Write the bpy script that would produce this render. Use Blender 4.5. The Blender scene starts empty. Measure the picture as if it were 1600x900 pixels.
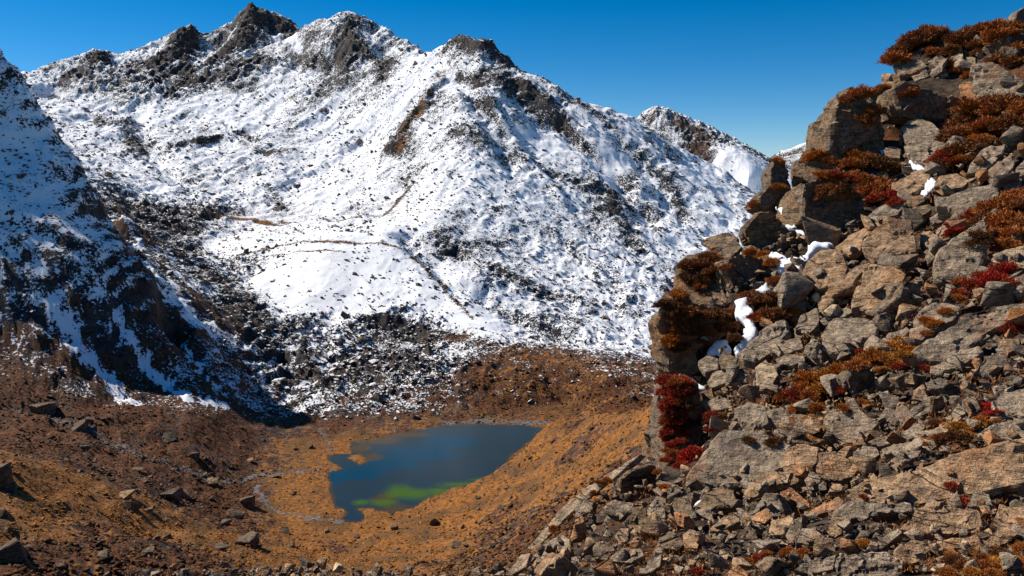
import bpy, bmesh, math, random
import numpy as np
from mathutils import Vector, Matrix
from mathutils.bvhtree import BVHTree

random.seed(7)
rng = np.random.default_rng(7)
SC = bpy.context.scene
COL = SC.collection

# ------------------------------------------------------------------ camera
FPX, PITCH = 1256.0, math.radians(-8.0)          # focal length in photo pixels (1600 wide)
cam_d = bpy.data.cameras.new('camera')
cam_d.sensor_width = 36.0
cam_d.lens = 36.0 * FPX / 1600.0
cam_d.clip_start, cam_d.clip_end = 0.1, 20000.0
cam = bpy.data.objects.new('camera', cam_d)
COL.objects.link(cam)
cam.rotation_euler = (math.radians(90) + PITCH, 0, 0)
SC.camera = cam

# ------------------------------------------------------------------ sky and sun
SUN_AZ, SUN_EL = math.radians(-67), math.radians(43)   # azimuth from +Y, negative = towards -X
w = bpy.data.worlds.new('World')
SC.world = w
w.use_nodes = True
nt = w.node_tree
bg = nt.nodes['Background']
sky = nt.nodes.new('ShaderNodeTexSky')
sky.sky_type = 'NISHITA'
sky.sun_disc = False
sky.sun_elevation = SUN_EL
sky.sun_rotation = SUN_AZ
sky.altitude = 4000
sky.air_density = 1.0
sky.dust_density = 1.6
sky.ozone_density = 3.0
hs = nt.nodes.new('ShaderNodeHueSaturation')
hs.inputs['Hue'].default_value = 0.497
hs.inputs['Saturation'].default_value = 1.45
hs.inputs['Value'].default_value = 1.0
nt.links.new(sky.outputs[0], hs.inputs['Color'])
nt.links.new(hs.outputs[0], bg.inputs['Color'])
bg.inputs['Strength'].default_value = 0.086
sun_d = bpy.data.lights.new('sun', 'SUN')
sun_d.energy = 5.0
sun_d.angle = math.radians(0.5)
sun_d.color = (1.0, 0.93, 0.83)
sun = bpy.data.objects.new('sun', sun_d)
COL.objects.link(sun)
SDIR = Vector((math.sin(SUN_AZ) * math.cos(SUN_EL), math.cos(SUN_AZ) * math.cos(SUN_EL), math.sin(SUN_EL)))
sun.rotation_euler = SDIR.to_track_quat('Z', 'Y').to_euler()
SC.view_settings.view_transform = 'Standard'
SC.view_settings.look = 'None'
SC.view_settings.exposure = 0.30
SC.view_settings.gamma = 1.0

# ------------------------------------------------------------------ helpers
CP, SP = math.cos(PITCH), math.sin(PITCH)
def ray(px, py):
    r, u = (px - 800.0) / FPX, (450.0 - py) / FPX
    return np.array((r, CP - u * SP, SP + u * CP))
def at(px, py, D):                       # the point seen at a pixel, D metres ahead
    d = ray(px, py)
    return d * (D / d[1])
def at_z(px, py, z):
    d = ray(px, py)
    return d * (z / d[2])
def project(P):
    P = np.asarray(P, dtype=np.float64)
    f = P[..., 1] * CP + P[..., 2] * SP
    u = -P[..., 1] * SP + P[..., 2] * CP
    return 800 + FPX * P[..., 0] / f, 450 - FPX * u / f

_perm = np.random.default_rng(3).permutation(256).astype(np.int32)
_perm = np.concatenate([_perm, _perm])
_ang = np.random.default_rng(4).uniform(0, 2 * np.pi, 256)
_gx, _gy = np.cos(_ang).astype(np.float32), np.sin(_ang).astype(np.float32)
def perlin(x, y):
    xi, yi = np.floor(x), np.floor(y)
    xf, yf = (x - xi).astype(np.float32), (y - yi).astype(np.float32)
    xi, yi = xi.astype(np.int64) & 255, yi.astype(np.int64) & 255
    u = xf * xf * xf * (xf * (xf * 6 - 15) + 10)
    v = yf * yf * yf * (yf * (yf * 6 - 15) + 10)
    def g(ix, iy, dx, dy):
        h = _perm[_perm[ix & 255] + (iy & 255)]
        return _gx[h] * dx + _gy[h] * dy
    a, b = g(xi, yi, xf, yf), g(xi + 1, yi, xf - 1, yf)
    c, d = g(xi, yi + 1, xf, yf - 1), g(xi + 1, yi + 1, xf - 1, yf - 1)
    x1 = a + u * (b - a)
    return (x1 + v * (c + u * (d - c) - x1)) * 1.5
def fbm(x, y, lam, oct=4, gain=0.5, seed=0):
    s, a, t = 0, 1.0, 0
    for i in range(oct):
        k = 2 ** i / lam
        s = s + a * perlin(x * k + 17.3 * (i + seed * 5), y * k - 31.7 * (i + seed * 3)); t += a; a *= gain
    return s / t
def ridged(x, y, lam, oct=4, gain=0.5, seed=0):
    s, a, t = 0, 1.0, 0
    for i in range(oct):
        k = 2 ** i / lam
        s = s + a * (1 - 2 * np.abs(perlin(x * k + 11.9 * (i + seed * 7), y * k + 23.1 * (i + seed * 2)))); t += a; a *= gain
    return s / t
def sstep(a, b, x):
    t = np.clip((x - a) / (b - a), 0, 1)
    return t * t * (3 - 2 * t)
def seg_dist(x, y, line):
    d = np.full(x.shape, 1e9, dtype=np.float32)
    for (ax, ay), (bx, by) in zip(line[:-1], line[1:]):
        vx, vy = bx - ax, by - ay
        t = np.clip(((x - ax) * vx + (y - ay) * vy) / (vx * vx + vy * vy + 1e-9), 0, 1)
        d = np.minimum(d, np.hypot(x - ax - t * vx, y - ay - t * vy))
    return d
def inside(x, y, poly):
    r = np.zeros(x.shape, dtype=bool)
    n = len(poly)
    for i in range(n):
        (x1, y1), (x2, y2) = poly[i], poly[(i + 1) % n]
        if y1 == y2: continue
        c = ((y1 > y) != (y2 > y)) & (x < (x2 - x1) * (y - y1) / (y2 - y1) + x1)
        r ^= c
    return r
def rbf_fit(P, Z, smooth=0.0):
    n = len(P)
    A = np.zeros((n + 3, n + 3))
    A[:n, :n] = np.hypot(P[:, None, 0] - P[None, :, 0], P[:, None, 1] - P[None, :, 1])
    A[range(n), range(n)] = -smooth
    A[:n, n] = 1; A[:n, n + 1:] = P; A[n:, :n] = A[:n, n:].T
    b = np.zeros(n + 3); b[:n] = Z
    return np.linalg.solve(A, b)
def rbf_eval(P, W, x, y):
    out = np.empty(x.size)
    xf, yf = x.ravel(), y.ravel()
    n = len(P)
    for i in range(0, xf.size, 20000):
        a, b = xf[i:i + 20000], yf[i:i + 20000]
        out[i:i + 20000] = np.hypot(a[:, None] - P[None, :, 0], b[:, None] - P[None, :, 1]) @ W[:n] + W[n] + W[n + 1] * a + W[n + 2] * b
    return out.reshape(x.shape)
def idw(P, V, x, y, power=3.0, soft=1.0):
    V = np.asarray(V, dtype=np.float64)
    xf, yf = x.ravel(), y.ravel()
    out = np.empty((xf.size, V.shape[1]))
    for i in range(0, xf.size, 20000):
        a, b = xf[i:i + 20000], yf[i:i + 20000]
        ww = 1.0 / (np.hypot(a[:, None] - P[None, :, 0], b[:, None] - P[None, :, 1]) + soft) ** power
        out[i:i + 20000] = (ww @ V) / ww.sum(1, keepdims=True)
    return out.reshape(x.shape + (V.shape[1],))
def up2(C, ri, ci, R, Cn):               # bilinear growth of a coarse grid to the full one
    r = np.arange(R); c = np.arange(Cn)
    r0 = np.clip(np.searchsorted(ri, r, 'right') - 1, 0, len(ri) - 2); fr = (r - ri[r0]) / (ri[r0 + 1] - ri[r0])
    c0 = np.clip(np.searchsorted(ci, c, 'right') - 1, 0, len(ci) - 2); fc = (c - ci[c0]) / (ci[c0 + 1] - ci[c0])
    fr = fr[:, None]; fc = fc[None, :]
    if C.ndim == 3: fr = fr[..., None]; fc = fc[..., None]
    a = C[r0][:, c0]; b = C[r0][:, c0 + 1]; d = C[r0 + 1][:, c0]; e = C[r0 + 1][:, c0 + 1]
    return (a * (1 - fc) + b * fc) * (1 - fr) + (d * (1 - fc) + e * fc) * fr

def mesh_np(name, V, F, mat, attrs=None, smooth=True, parent=None):
    """V (n,3), F (m,3 or 4) -> one linked mesh object"""
    me = bpy.data.meshes.new(name)
    V = np.ascontiguousarray(V, dtype=np.float32); F = np.ascontiguousarray(F, dtype=np.int32)
    k = F.shape[1]
    me.vertices.add(len(V)); me.vertices.foreach_set('co', V.ravel())
    me.loops.add(F.size); me.loops.foreach_set('vertex_index', F.ravel())
    me.polygons.add(len(F)); me.polygons.foreach_set('loop_start', np.arange(0, F.size, k, dtype=np.int32))
    me.polygons.foreach_set('use_smooth', np.full(len(F), smooth))
    for an, av in (attrs or {}).items():
        a = me.attributes.new(an, 'FLOAT', 'POINT'); a.data.foreach_set('value', np.ascontiguousarray(av, dtype=np.float32))
    me.update(calc_edges=True); me.validate()
    me.materials.append(mat)
    o = bpy.data.objects.new(name, me); COL.objects.link(o)
    if parent: o.parent = parent
    return o
def tag(o, label=None, cat=None, group=None, kind=None):
    for k, v in (('label', label), ('category', cat), ('group', group), ('kind', kind)):
        if v: o[k] = v
    return o

# ------------------------------------------------------------------ materials
class NT:
    def __init__(self, name):
        self.m = bpy.data.materials.new(name); self.m.use_nodes = True
        self.t = self.m.node_tree; self.b = self.t.nodes['Principled BSDF']
        self.b.inputs['Specular IOR Level'].default_value = 0.2
    def n(self, typ, ins=None, **props):
        nd = self.t.nodes.new(typ)
        for k, v in props.items(): setattr(nd, k, v)
        for k, v in (ins or {}).items():
            s = nd.inputs[k]
            if isinstance(v, bpy.types.NodeSocket): self.t.links.new(v, s)
            else: s.default_value = v
        return nd
    def link(self, a, b): self.t.links.new(a, b)
    def math(self, op, a, b=0.0, clamp=False):
        return self.n('ShaderNodeMath', {0: a, 1: b}, operation=op, use_clamp=clamp).outputs[0]
    def noise(self, vec, scale, detail=3.0, rough=0.55, dist=0.0, typ='FBM'):
        return self.n('ShaderNodeTexNoise', {'Vector': vec, 'Scale': scale, 'Detail': detail, 'Roughness': rough, 'Distortion': dist}, noise_type=typ).outputs[0]
    def ramp(self, f, a, b):
        return self.n('ShaderNodeMapRange', {'Value': f, 'From Min': a, 'From Max': b}, interpolation_type='SMOOTHSTEP').outputs[0]
    def mix(self, f, a, b, mode='MIX'):
        nd = self.t.nodes.new('ShaderNodeMix'); nd.data_type = 'RGBA'; nd.blend_type = mode
        for i, v in ((0, f), (6, a), (7, b)):
            if isinstance(v, bpy.types.NodeSocket): self.t.links.new(v, nd.inputs[i])
            else: nd.inputs[i].default_value = v if i == 0 else (*v, 1.0)
        return nd.outputs[2]
    def attr(self, name): return self.n('ShaderNodeAttribute', attribute_name=name).outputs['Fac']
    def pos(self): return self.n('ShaderNodeNewGeometry').outputs['Position']
    def nz(self):
        g = self.n('ShaderNodeNewGeometry').outputs['Normal']
        return self.n('ShaderNodeSeparateXYZ', {0: g}).outputs[2]
    def bump(self, h, strength, dist, prev=None):
        ins = {'Height': h, 'Strength': strength, 'Distance': dist}
        if prev: ins['Normal'] = prev
        return self.n('ShaderNodeBump', ins).outputs[0]
    def out(self, color=None, rough=None, normal=None):
        for k, v in (('Base Color', color), ('Roughness', rough), ('Normal', normal)):
            if v is None: continue
            if isinstance(v, bpy.types.NodeSocket): self.link(v, self.b.inputs[k])
            else: self.b.inputs[k].default_value = (*v, 1) if k == 'Base Color' else v
        return self.m

def mat_terrain():
    T = NT('mountain_ground')
    p = T.pos()
    s, g, r, gv = (T.attr(k) for k in ('snow', 'gold', 'red', 'gravel'))
    nA = T.noise(p, 0.05, 4, 0.6); nB = T.noise(p, 0.16, 4, 0.62); nC = T.noise(p, 0.55, 4, 0.65); nD = T.noise(p, 1.0, 2, 0.6)
    rock = T.mix(T.ramp(nB, 0.35, 0.65), (0.022, 0.021, 0.023), (0.066, 0.055, 0.048))
    gold = T.mix(T.ramp(nC, 0.35, 0.68), (0.15, 0.052, 0.011), (0.32, 0.135, 0.028))
    gold = T.mix(T.ramp(nA, 0.45, 0.62), gold, (0.13, 0.062, 0.020))
    red = T.mix(T.ramp(nC, 0.34, 0.66), (0.034, 0.013, 0.006), (0.150, 0.054, 0.017))
    grav = T.mix(T.ramp(nD, 0.3, 0.7), (0.07, 0.065, 0.065), (0.22, 0.21, 0.20))
    mixg = T.math('ADD', g, T.math('MULTIPLY', T.math('ADD', T.math('SUBTRACT', nB, 0.5), T.math('MULTIPLY', T.math('SUBTRACT', nC, 0.5), 0.8)), 1.1))
    mixr = T.math('ADD', r, T.math('MULTIPLY', T.math('ADD', T.math('SUBTRACT', nA, 0.5), T.math('MULTIPLY', T.math('SUBTRACT', nC, 0.5), 1.4)), 1.7))
    c = T.mix(T.ramp(mixr, 0.36, 0.56), rock, red)
    c = T.mix(T.ramp(mixg, 0.40, 0.58), c, gold)
    mixv = T.math('ADD', gv, T.math('MULTIPLY', T.math('SUBTRACT', nC, 0.5), 1.2))
    c = T.mix(T.ramp(mixv, 0.45, 0.6), c, grav)
    sn = T.math('ADD', s, T.math('MULTIPLY', T.math('SUBTRACT', nB, 0.5), 0.55))
    sn = T.math('ADD', sn, T.math('MULTIPLY', T.math('SUBTRACT', nC, 0.5), 1.5))
    sn = T.math('ADD', sn, T.math('MULTIPLY', T.math('SUBTRACT', nD, 0.5), 0.7))
    sf = T.ramp(sn, 0.47, 0.53)
    c = T.mix(sf, c, (0.86, 0.87, 0.89))
    h = T.math('ADD', T.math('MULTIPLY', nB, 1.5), T.math('ADD', nC, T.math('MULTIPLY', nD, 0.5)))
    h = T.math('MULTIPLY', h, T.math('SUBTRACT', 1.0, T.math('MULTIPLY', sf, 0.82)))
    nrm = T.bump(h, 0.7, 1.0)
    return T.out(c, 0.9, nrm)

def mat_rock(name, snow=False, moss=True, lam=1.0):
    """schist: tint = object colour, alpha of the object colour = moss and rust"""
    T = NT(name)
    oi = T.n('ShaderNodeObjectInfo')
    geo = T.n('ShaderNodeNewGeometry')
    off = T.n('ShaderNodeVectorMath', {0: geo.outputs['Position'], 1: oi.outputs['Location']}, operation='SUBTRACT').outputs[0]
    p = T.n('ShaderNodeVectorMath', {0: geo.outputs['Position'], 1: oi.outputs['Random']}, operation='ADD').outputs[0]
    # bedding: fine layers dipping to the valley
    fol = T.n('ShaderNodeMapping', {'Vector': p, 'Rotation': (math.radians(18), math.radians(-34), math.radians(20)), 'Scale': (1.0, 1.0, 5.5)}).outputs[0]
    n1 = T.noise(p, 0.9 / lam, 5, 0.62); n2 = T.noise(p, 5.0 / lam, 5, 0.65); n3 = T.noise(p, 22.0 / lam, 3, 0.6)
    nf = T.noise(fol, 1.6 / lam, 5, 0.65, 0.4); nf2 = T.noise(fol, 6.0 / lam, 4, 0.6, 0.3)
    c = T.mix(T.ramp(n2, 0.32, 0.70), (0.165, 0.115, 0.074), (0.48, 0.355, 0.235))
    c = T.mix(T.math('MULTIPLY', T.ramp(nf, 0.52, 0.66), 0.65), c, (0.095, 0.078, 0.062))
    c = T.mix(T.math('MULTIPLY', T.ramp(n3, 0.55, 0.72), 0.55), c, (0.55, 0.48, 0.40))
    c = T.mix(1.0, c, oi.outputs['Color'], 'MULTIPLY')
    rust = T.math('ADD', n1, T.math('MULTIPLY', oi.outputs['Alpha'], 0.17))
    rust = T.math('ADD', rust, T.math('MULTIPLY', T.math('SUBTRACT', n2, 0.5), 0.35))
    c = T.mix(T.math('MULTIPLY', T.ramp(rust, 0.57, 0.77), 0.62), c, (0.40, 0.17, 0.06))
    c = T.mix(T.math('MULTIPLY', T.ramp(T.noise(p, 0.45 / lam, 4, 0.6), 0.50, 0.68), 0.55), c, (0.115, 0.10, 0.088))
    cr = T.math('ABSOLUTE', T.math('SUBTRACT', T.noise(fol, 0.22 / lam, 3, 0.5, 0.8), 0.5))
    crk = T.math('SUBTRACT', 1.0, T.ramp(cr, 0.0, 0.009))
    c = T.mix(T.math('MULTIPLY', crk, 0.5), c, (0.03, 0.025, 0.02))
    lich = T.noise(p, 9.0 / lam, 2, 0.5)
    c = T.mix(T.math('MULTIPLY', T.ramp(lich, 0.70, 0.74), 0.6), c, (0.42, 0.42, 0.34))
    if moss:
        nz = T.n('ShaderNodeSeparateXYZ', {0: geo.outputs['True Normal']}).outputs[2]
        mo = T.math('ADD', T.math('MULTIPLY', nz, 0.32), T.math('ADD', T.math('MULTIPLY', n1, 0.55), T.math('MULTIPLY', n2, 0.4)))
        mo = T.math('ADD', mo, T.math('MULTIPLY', T.math('SUBTRACT', oi.outputs['Alpha'], 0.5), 0.5))
        c = T.mix(T.ramp(mo, 0.87, 0.97), c, T.mix(T.ramp(n3, 0.35, 0.65), (0.085, 0.028, 0.008), (0.28, 0.115, 0.022)))
    if snow:
        nz = T.n('ShaderNodeSeparateXYZ', {0: geo.outputs['True Normal']}).outputs[2]
        sn = T.math('ADD', nz, T.math('MULTIPLY', T.math('SUBTRACT', n2, 0.5), 0.9))
        c = T.mix(T.ramp(sn, 0.80, 0.90), c, (0.86, 0.87, 0.89))
    h = T.math('ADD', T.math('MULTIPLY', nf, 1.0), T.math('ADD', T.math('MULTIPLY', n2, 0.7), T.math('ADD', T.math('MULTIPLY', n3, 0.25), T.math('MULTIPLY', nf2, 0.55))))
    h = T.math('SUBTRACT', h, T.math('MULTIPLY', crk, 0.6))
    nrm = T.bump(h, 1.0, 0.13 * lam)
    return T.out(c, 0.85, nrm)

def mat_snow():
    T = NT('old_snow')
    p = T.pos()
    n = T.noise(p, 3.0, 4, 0.6)
    c = T.mix(T.ramp(T.noise(p, 9, 4, 0.65), 0.55, 0.75), (0.80, 0.81, 0.84), (0.50, 0.47, 0.43))
    return T.out(c, 0.7, T.bump(n, 0.5, 0.06))

def mat_bush():
    T = NT('heather')
    oi = T.n('ShaderNodeObjectInfo'); p = T.pos()
    a = T.attr('tone')
    c = T.mix(a, (0.55, 0.52, 0.50), (2.1, 1.95, 1.75))
    c = T.mix(1.0, c, oi.outputs['Color'], 'MULTIPLY')
    c = T.mix(T.math('MULTIPLY', T.ramp(a, 0.80, 0.90), 0.8), c, (0.20, 0.13, 0.045))
    c = T.mix(T.math('MULTIPLY', T.ramp(T.noise(p, 2.5, 3, 0.6), 0.5, 0.68), 0.55), c, (0.17, 0.062, 0.012))
    m = T.out(c, 0.8)
    T.b.inputs['Specular IOR Level'].default_value = 0.1
    return m

def mat_slope():
    T = NT('slope_soil')
    p = T.pos()
    n1 = T.noise(p, 0.35, 4, 0.6); n2 = T.noise(p, 2.5, 4, 0.65); n3 = T.noise(p, 14, 3, 0.6)
    c = T.mix(T.ramp(n2, 0.35, 0.65), (0.016, 0.010, 0.007), (0.085, 0.056, 0.036))  # near-black soil, darkened to paint shade into the gaps between stones
    c = T.mix(T.ramp(n1, 0.52, 0.62), c, T.mix(T.ramp(n3, 0.35, 0.65), (0.045, 0.014, 0.006), (0.17, 0.065, 0.016)))
    h = T.math('ADD', n2, T.math('MULTIPLY', n3, 0.5))
    return T.out(c, 0.9, T.bump(h, 0.9, 0.15))

def mat_water():
    T = NT('tarn_water')
    p = T.pos()
    deep, algae, shal = T.attr('deep'), T.attr('algae'), T.attr('shallow')
    n = T.noise(p, 0.09, 4, 0.6); n2 = T.noise(p, 0.5, 3, 0.6)
    e = T.math('MULTIPLY', T.math('SUBTRACT', n, 0.5), 0.8)
    e2 = T.math('MULTIPLY', T.math('SUBTRACT', n2, 0.5), 0.7)
    c = (0.016, 0.034, 0.050)
    c = T.mix(T.ramp(T.math('ADD', deep, e), 0.25, 0.75), c, (0.001, 0.040, 0.080))
    c = T.mix(T.ramp(T.math('ADD', shal, e), 0.35, 0.85), c, (0.060, 0.043, 0.022))
    c = T.mix(T.ramp(T.math('ADD', T.math('ADD', algae, e), e2), 0.10, 1.25), c, (0.052, 0.110, 0.006))
    wv = T.noise(p, 1.2, 2, 0.5)
    m = T.out(c, 0.14, T.bump(wv, 0.15, 0.1))
    T.b.inputs['Specular IOR Level'].default_value = 0.10
    T.b.inputs['IOR'].default_value = 1.33
    return m

M_TERR = mat_terrain(); M_ROCK = mat_rock('schist'); M_SNOWROCK = mat_rock('snowy_schist', True, False, 6.0)
M_FARROCK = mat_rock('valley_schist', False, True, 6.0)
def mat_heath():
    T = NT('heath_shrub')
    oi = T.n('ShaderNodeObjectInfo'); p = T.pos()
    c = T.mix(T.ramp(T.noise(p, 0.8, 3, 0.6), 0.35, 0.65), (0.6, 0.6, 0.6), (1.6, 1.5, 1.3))
    c = T.mix(1.0, c, oi.outputs['Color'], 'MULTIPLY')
    return T.out(c, 0.95, T.bump(T.noise(p, 3.0, 4, 0.7), 1.0, 0.4))
M_HEATH = mat_heath()
M_SNOW = mat_snow(); M_BUSH = mat_bush(); M_SLOPE = mat_slope(); M_WATER = mat_water()

# ------------------------------------------------------------------ far terrain: valley, ridges, snow mountain
ZL = -150.0                                                       # lake level
T1 = []                                                           # x, y, z, rugged, snow, gold, red, gravel
def pt(px, py, D, a=1.0, s=0.8, g=0.0, r=0.0, v=0.0):
    T1.append((*at(px, py, D), a, s, g, r, v))
def line1(pts, a=1.0, s=0.8, g=0.0, r=0.0, v=0.0, behind=None, step=22.0):
    P = [at(*p) for p in pts]
    for i in range(len(P)):
        T1.append((*P[i], a, s, g, r, v))
        if i + 1 < len(P):
            k = int(np.linalg.norm(P[i + 1][:2] - P[i][:2]) / step)
            for j in range(1, k + 1):
                q = P[i] + (P[i + 1] - P[i]) * j / (k + 1)
                T1.append((*q, a, s, g, r, v))
    if behind:
        for q in P:
            for dy, dz in behind:
                f = (q[1] + dy) / q[1]
                T1.append((q[0] * f, q[1] + dy, q[2] - dz, a, s, g, r, v))
# skyline of the massif
line1([(-260, 150, 1500), (-100, 140, 1480), (38, 121, 1480), (60, 115, 1490), (91, 105, 1500), (122, 93, 1505), (140, 84, 1510), (159, 79, 1520), (171, 86, 1525), (185, 93, 1530), (210, 84, 1545), (231, 73, 1560), (259, 62, 1580), (273, 51, 1600), (290, 48, 1605), (301, 46, 1605),
       (315, 64, 1605), (325, 66, 1610), (343, 49, 1625), (367, 30, 1645), (385, 15, 1655), (395, 9, 1660), (406, 15, 1655), (420, 23, 1650), (441, 26, 1645), (455, 35, 1640), (469, 50, 1620), (483, 42, 1600), (504, 42, 1570), (521, 40, 1520), (539, 24, 1470), (550, 21, 1455),
       (572, 31, 1440), (597, 45, 1420), (625, 68, 1390), (642, 77, 1360), (668, 96, 1300)], 0.9, 0.62, behind=((110, 80), (420, 280)), step=14)
line1([(668, 96, 1300), (684, 82, 1265), (702, 68, 1235), (726, 61, 1205), (751, 67, 1190), (779, 82, 1185), (793, 93, 1180), (800, 107, 1172), (817, 117, 1165), (845, 126, 1155), (870, 143, 1145), (905, 166, 1135), (922, 171, 1130), (957, 182, 1130), (985, 195, 1140), (1060, 238, 1150), (1120, 275, 1180), (1165, 330, 1190)], 0.7, 0.68, behind=((100, 65), (330, 230)), step=14)
for p in [(420, 62, 1610), (442, 88, 1530), (405, 92, 1510), (462, 70, 1590), (305, 88, 1580), (322, 98, 1530), (585, 72, 1420), (600, 100, 1350), (770, 112, 1165), (765, 150, 1110), (175, 118, 1480), (345, 80, 1590), (352, 55, 1625), (250, 82, 1560)]: pt(*p, 0.8, 0.74)
line1([(985, 194, 1800), (1010, 177, 1790), (1027, 167, 1780), (1052, 178, 1785), (1080, 191, 1790), (1110, 205, 1800), (1142, 224, 1820), (1160, 230, 1830), (1175, 240, 1840), (1195, 253, 1850), (1240, 240, 2100), (1285, 236, 2120), (1420, 225, 2150), (1700, 230, 2200)], 1.0, 0.50, g=0.3, r=0.3, behind=((150, 90), (400, 260)))
line1([(1030, 172, 1780), (1070, 215, 1710), (1100, 250, 1650)], 1.0, 0.42, 0.3, 0.4)
for p in [(1060, 215, 1700), (1130, 245, 1620), (1150, 300, 1420), (1170, 280, 1560), (1140, 345, 1260), (1250, 300, 1700), (1500, 300, 1800)]: pt(*p, 0.5, 0.98)
# rocky shoulders of the high peaks
line1([(395, 9, 1660), (388, 40, 1585), (375, 66, 1520), (345, 110, 1430), (285, 140, 1385)], 1.2, 0.48)
line1([(296, 46, 1605), (284, 72, 1540), (265, 95, 1480), (240, 125, 1410)], 1.2, 0.46)
line1([(159, 79, 1520), (150, 105, 1455), (165, 130, 1400), (210, 150, 1340)], 1.1, 0.55)
line1([(550, 21, 1455), (545, 55, 1395), (540, 90, 1345), (530, 120, 1310)], 1.0, 0.54)
line1([(735, 66, 1200), (760, 120, 1140), (800, 180, 1070)], 1.1, 0.66)
for p in [(430, 70, 1500), (460, 110, 1400), (320, 100, 1480), (520, 120, 1350)]: pt(*p, 1.0, 0.82)
# basin and upper snow slopes
for p in [(80, 160, 1380), (150, 165, 1330), (230, 185, 1260), (330, 160, 1330), (420, 180, 1260), (520, 190, 1220), (300, 235, 1140), (390, 240, 1130), (480, 250, 1110), (560, 240, 1120),
          (280, 270, 1060), (370, 300, 1030), (450, 310, 1000), (540, 300, 980), (120, 230, 1150), (190, 270, 1030)]: pt(*p, 0.7, 0.74)
line1([(130, 175, 1290), (190, 195, 1230), (230, 250, 1110), (270, 300, 1000)], 1.1, 0.78)
line1([(250, 250, 1090), (330, 245, 1110), (400, 265, 1075)], 1.2, 0.80)
# central spur
line1([(690, 78, 1248), (655, 140, 1170), (632, 190, 1120), (612, 240, 1050), (640, 290, 960), (645, 330, 890), (600, 352, 850)], 0.7, 0.72, g=0.34)
line1([(690, 78, 1248), (730, 160, 1090), (745, 230, 1000), (720, 320, 880), (690, 360, 800)], 0.8, 0.70)
# knoll in the middle
line1([(350, 385, 800), (420, 375, 780), (500, 370, 770), (600, 365, 780), (645, 385, 755), (690, 430, 705), (730, 490, 640), (760, 530, 590)], 0.5, 0.80, g=0.30)
for p in [(430, 350, 930), (380, 350, 920), (470, 352, 930)]: pt(*p, 0.15, 0.60, 0.6)
for p in [(420, 430, 705), (500, 430, 690), (580, 430, 700), (460, 470, 650), (550, 480, 645)]: pt(*p, 0.4, 0.96)
for p in [(430, 530, 598), (500, 530, 595), (580, 520, 610), (650, 520, 620), (480, 580, 550), (560, 580, 552), (640, 580, 552), (430, 590, 545)]: pt(*p, 1.25, 0.45)
for p in [(420, 640, 502), (480, 645, 497), (560, 645, 495), (640, 640, 500), (690, 610, 525)]: pt(*p, 0.9, 0.33, 0.15, 0.5)
# gully between the knoll and the long flank
for p in [(700, 400, 770), (760, 440, 725), (800, 500, 655), (860, 535, 625)]: pt(*p, 1.0, 0.56)
for p in [(770, 350, 860), (850, 400, 820), (930, 470, 745), (980, 530, 680), (1020, 560, 640)]: pt(*p, 0.9, 0.66)
for p in [(830, 290, 960), (900, 330, 930), (960, 390, 860), (1020, 460, 770), (1060, 520, 700), (1150, 480, 820), (1150, 560, 660)]: pt(*p, 0.9, 0.67)
for p in [(850, 200, 1080), (920, 250, 1030), (990, 290, 1010), (1050, 350, 960), (1090, 420, 880), (800, 230, 1030)]: pt(*p, 0.9, 0.69)
for p in [(870, 230, 1045), (960, 270, 1030), (840, 235, 1040)]: pt(*p, 0.4, 0.95)
# bouldery trough behind the left ridge
for p in [(220, 330, 880), (280, 360, 850), (300, 410, 780), (360, 450, 700), (330, 340, 910), (390, 500, 625), (380, 420, 745)]: pt(*p, 1.3, 0.40, 0.0, 0.25)
for p in [(192, 335, 715), (232, 402, 620), (288, 455, 578), (340, 520, 545)]: pt(*p, 0.5, 0.54, 0.30, 0.6)
for p in [(277, 480, 522), (300, 520, 508), (332, 560, 500), (362, 602, 486)]: pt(*p, 0.6, 0.54, 0.25, 0.6)
for p in [(285, 560, 485), (320, 600, 468), (350, 632, 456), (300, 640, 428), (392, 656, 458), (270, 600, 452)]: pt(*p, 0.4, 0.36, 0.40, 0.6)
for p in [(390, 590, 530)]: pt(*p, 0.8, 0.50, 0.2, 0.4)
# left ridge
line1([(-420, -150, 560), (-150, -40, 580), (0, 80, 565), (25, 108, 568), (40, 136, 560), (64, 182, 564), (80, 190, 562), (96, 228, 554), (112, 244, 556), (130, 262, 554), (136, 288, 545), (156, 300, 546)], 1.0, 0.58, r=0.15, behind=((60, 38), (150, 62)), step=14)
line1([(156, 300, 546), (166, 332, 540), (162, 352, 532), (186, 374, 532), (192, 394, 524), (238, 424, 514), (248, 470, 500), (242, 502, 488), (262, 545, 476), (258, 572, 466)], 1.0, 0.52, r=0.3, behind=((32, 12),), step=14)
for p in [(0, 200, 540), (0, 300, 500), (60, 300, 508), (100, 330, 504), (140, 372, 500), (60, 380, 477), (100, 402, 472), (150, 412, 482), (0, 400, 462), (40, 240, 535)]: pt(*p, 0.8, 0.82)
for p in [(0, 422, 458), (50, 432, 460), (100, 432, 466), (180, 445, 487)]: pt(*p, 1.2, 0.62, 0.0, 0.2)
for p in [(0, 500, 446), (60, 500, 448), (120, 510, 452), (200, 522, 468)]: pt(*p, 1.2, 0.58, 0.0, 0.2)
for p in [(0, 560, 425), (100, 570, 431), (180, 590, 440), (240, 600, 452), (190, 622, 432)]: pt(*p, 0.6, 0.36, 0.15, 0.7)
for p in [(-300, 300, 500), (-300, 560, 400), (-300, 700, 300)]: pt(*p, 1.0, 0.5, 0.1, 0.5)
for p in [(0, 620, 398), (60, 640, 390), (130, 660, 388), (230, 660, 402), (300, 680, 402)]: pt(*p, 0.8, 0.10, 0.20, 0.75)
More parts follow.
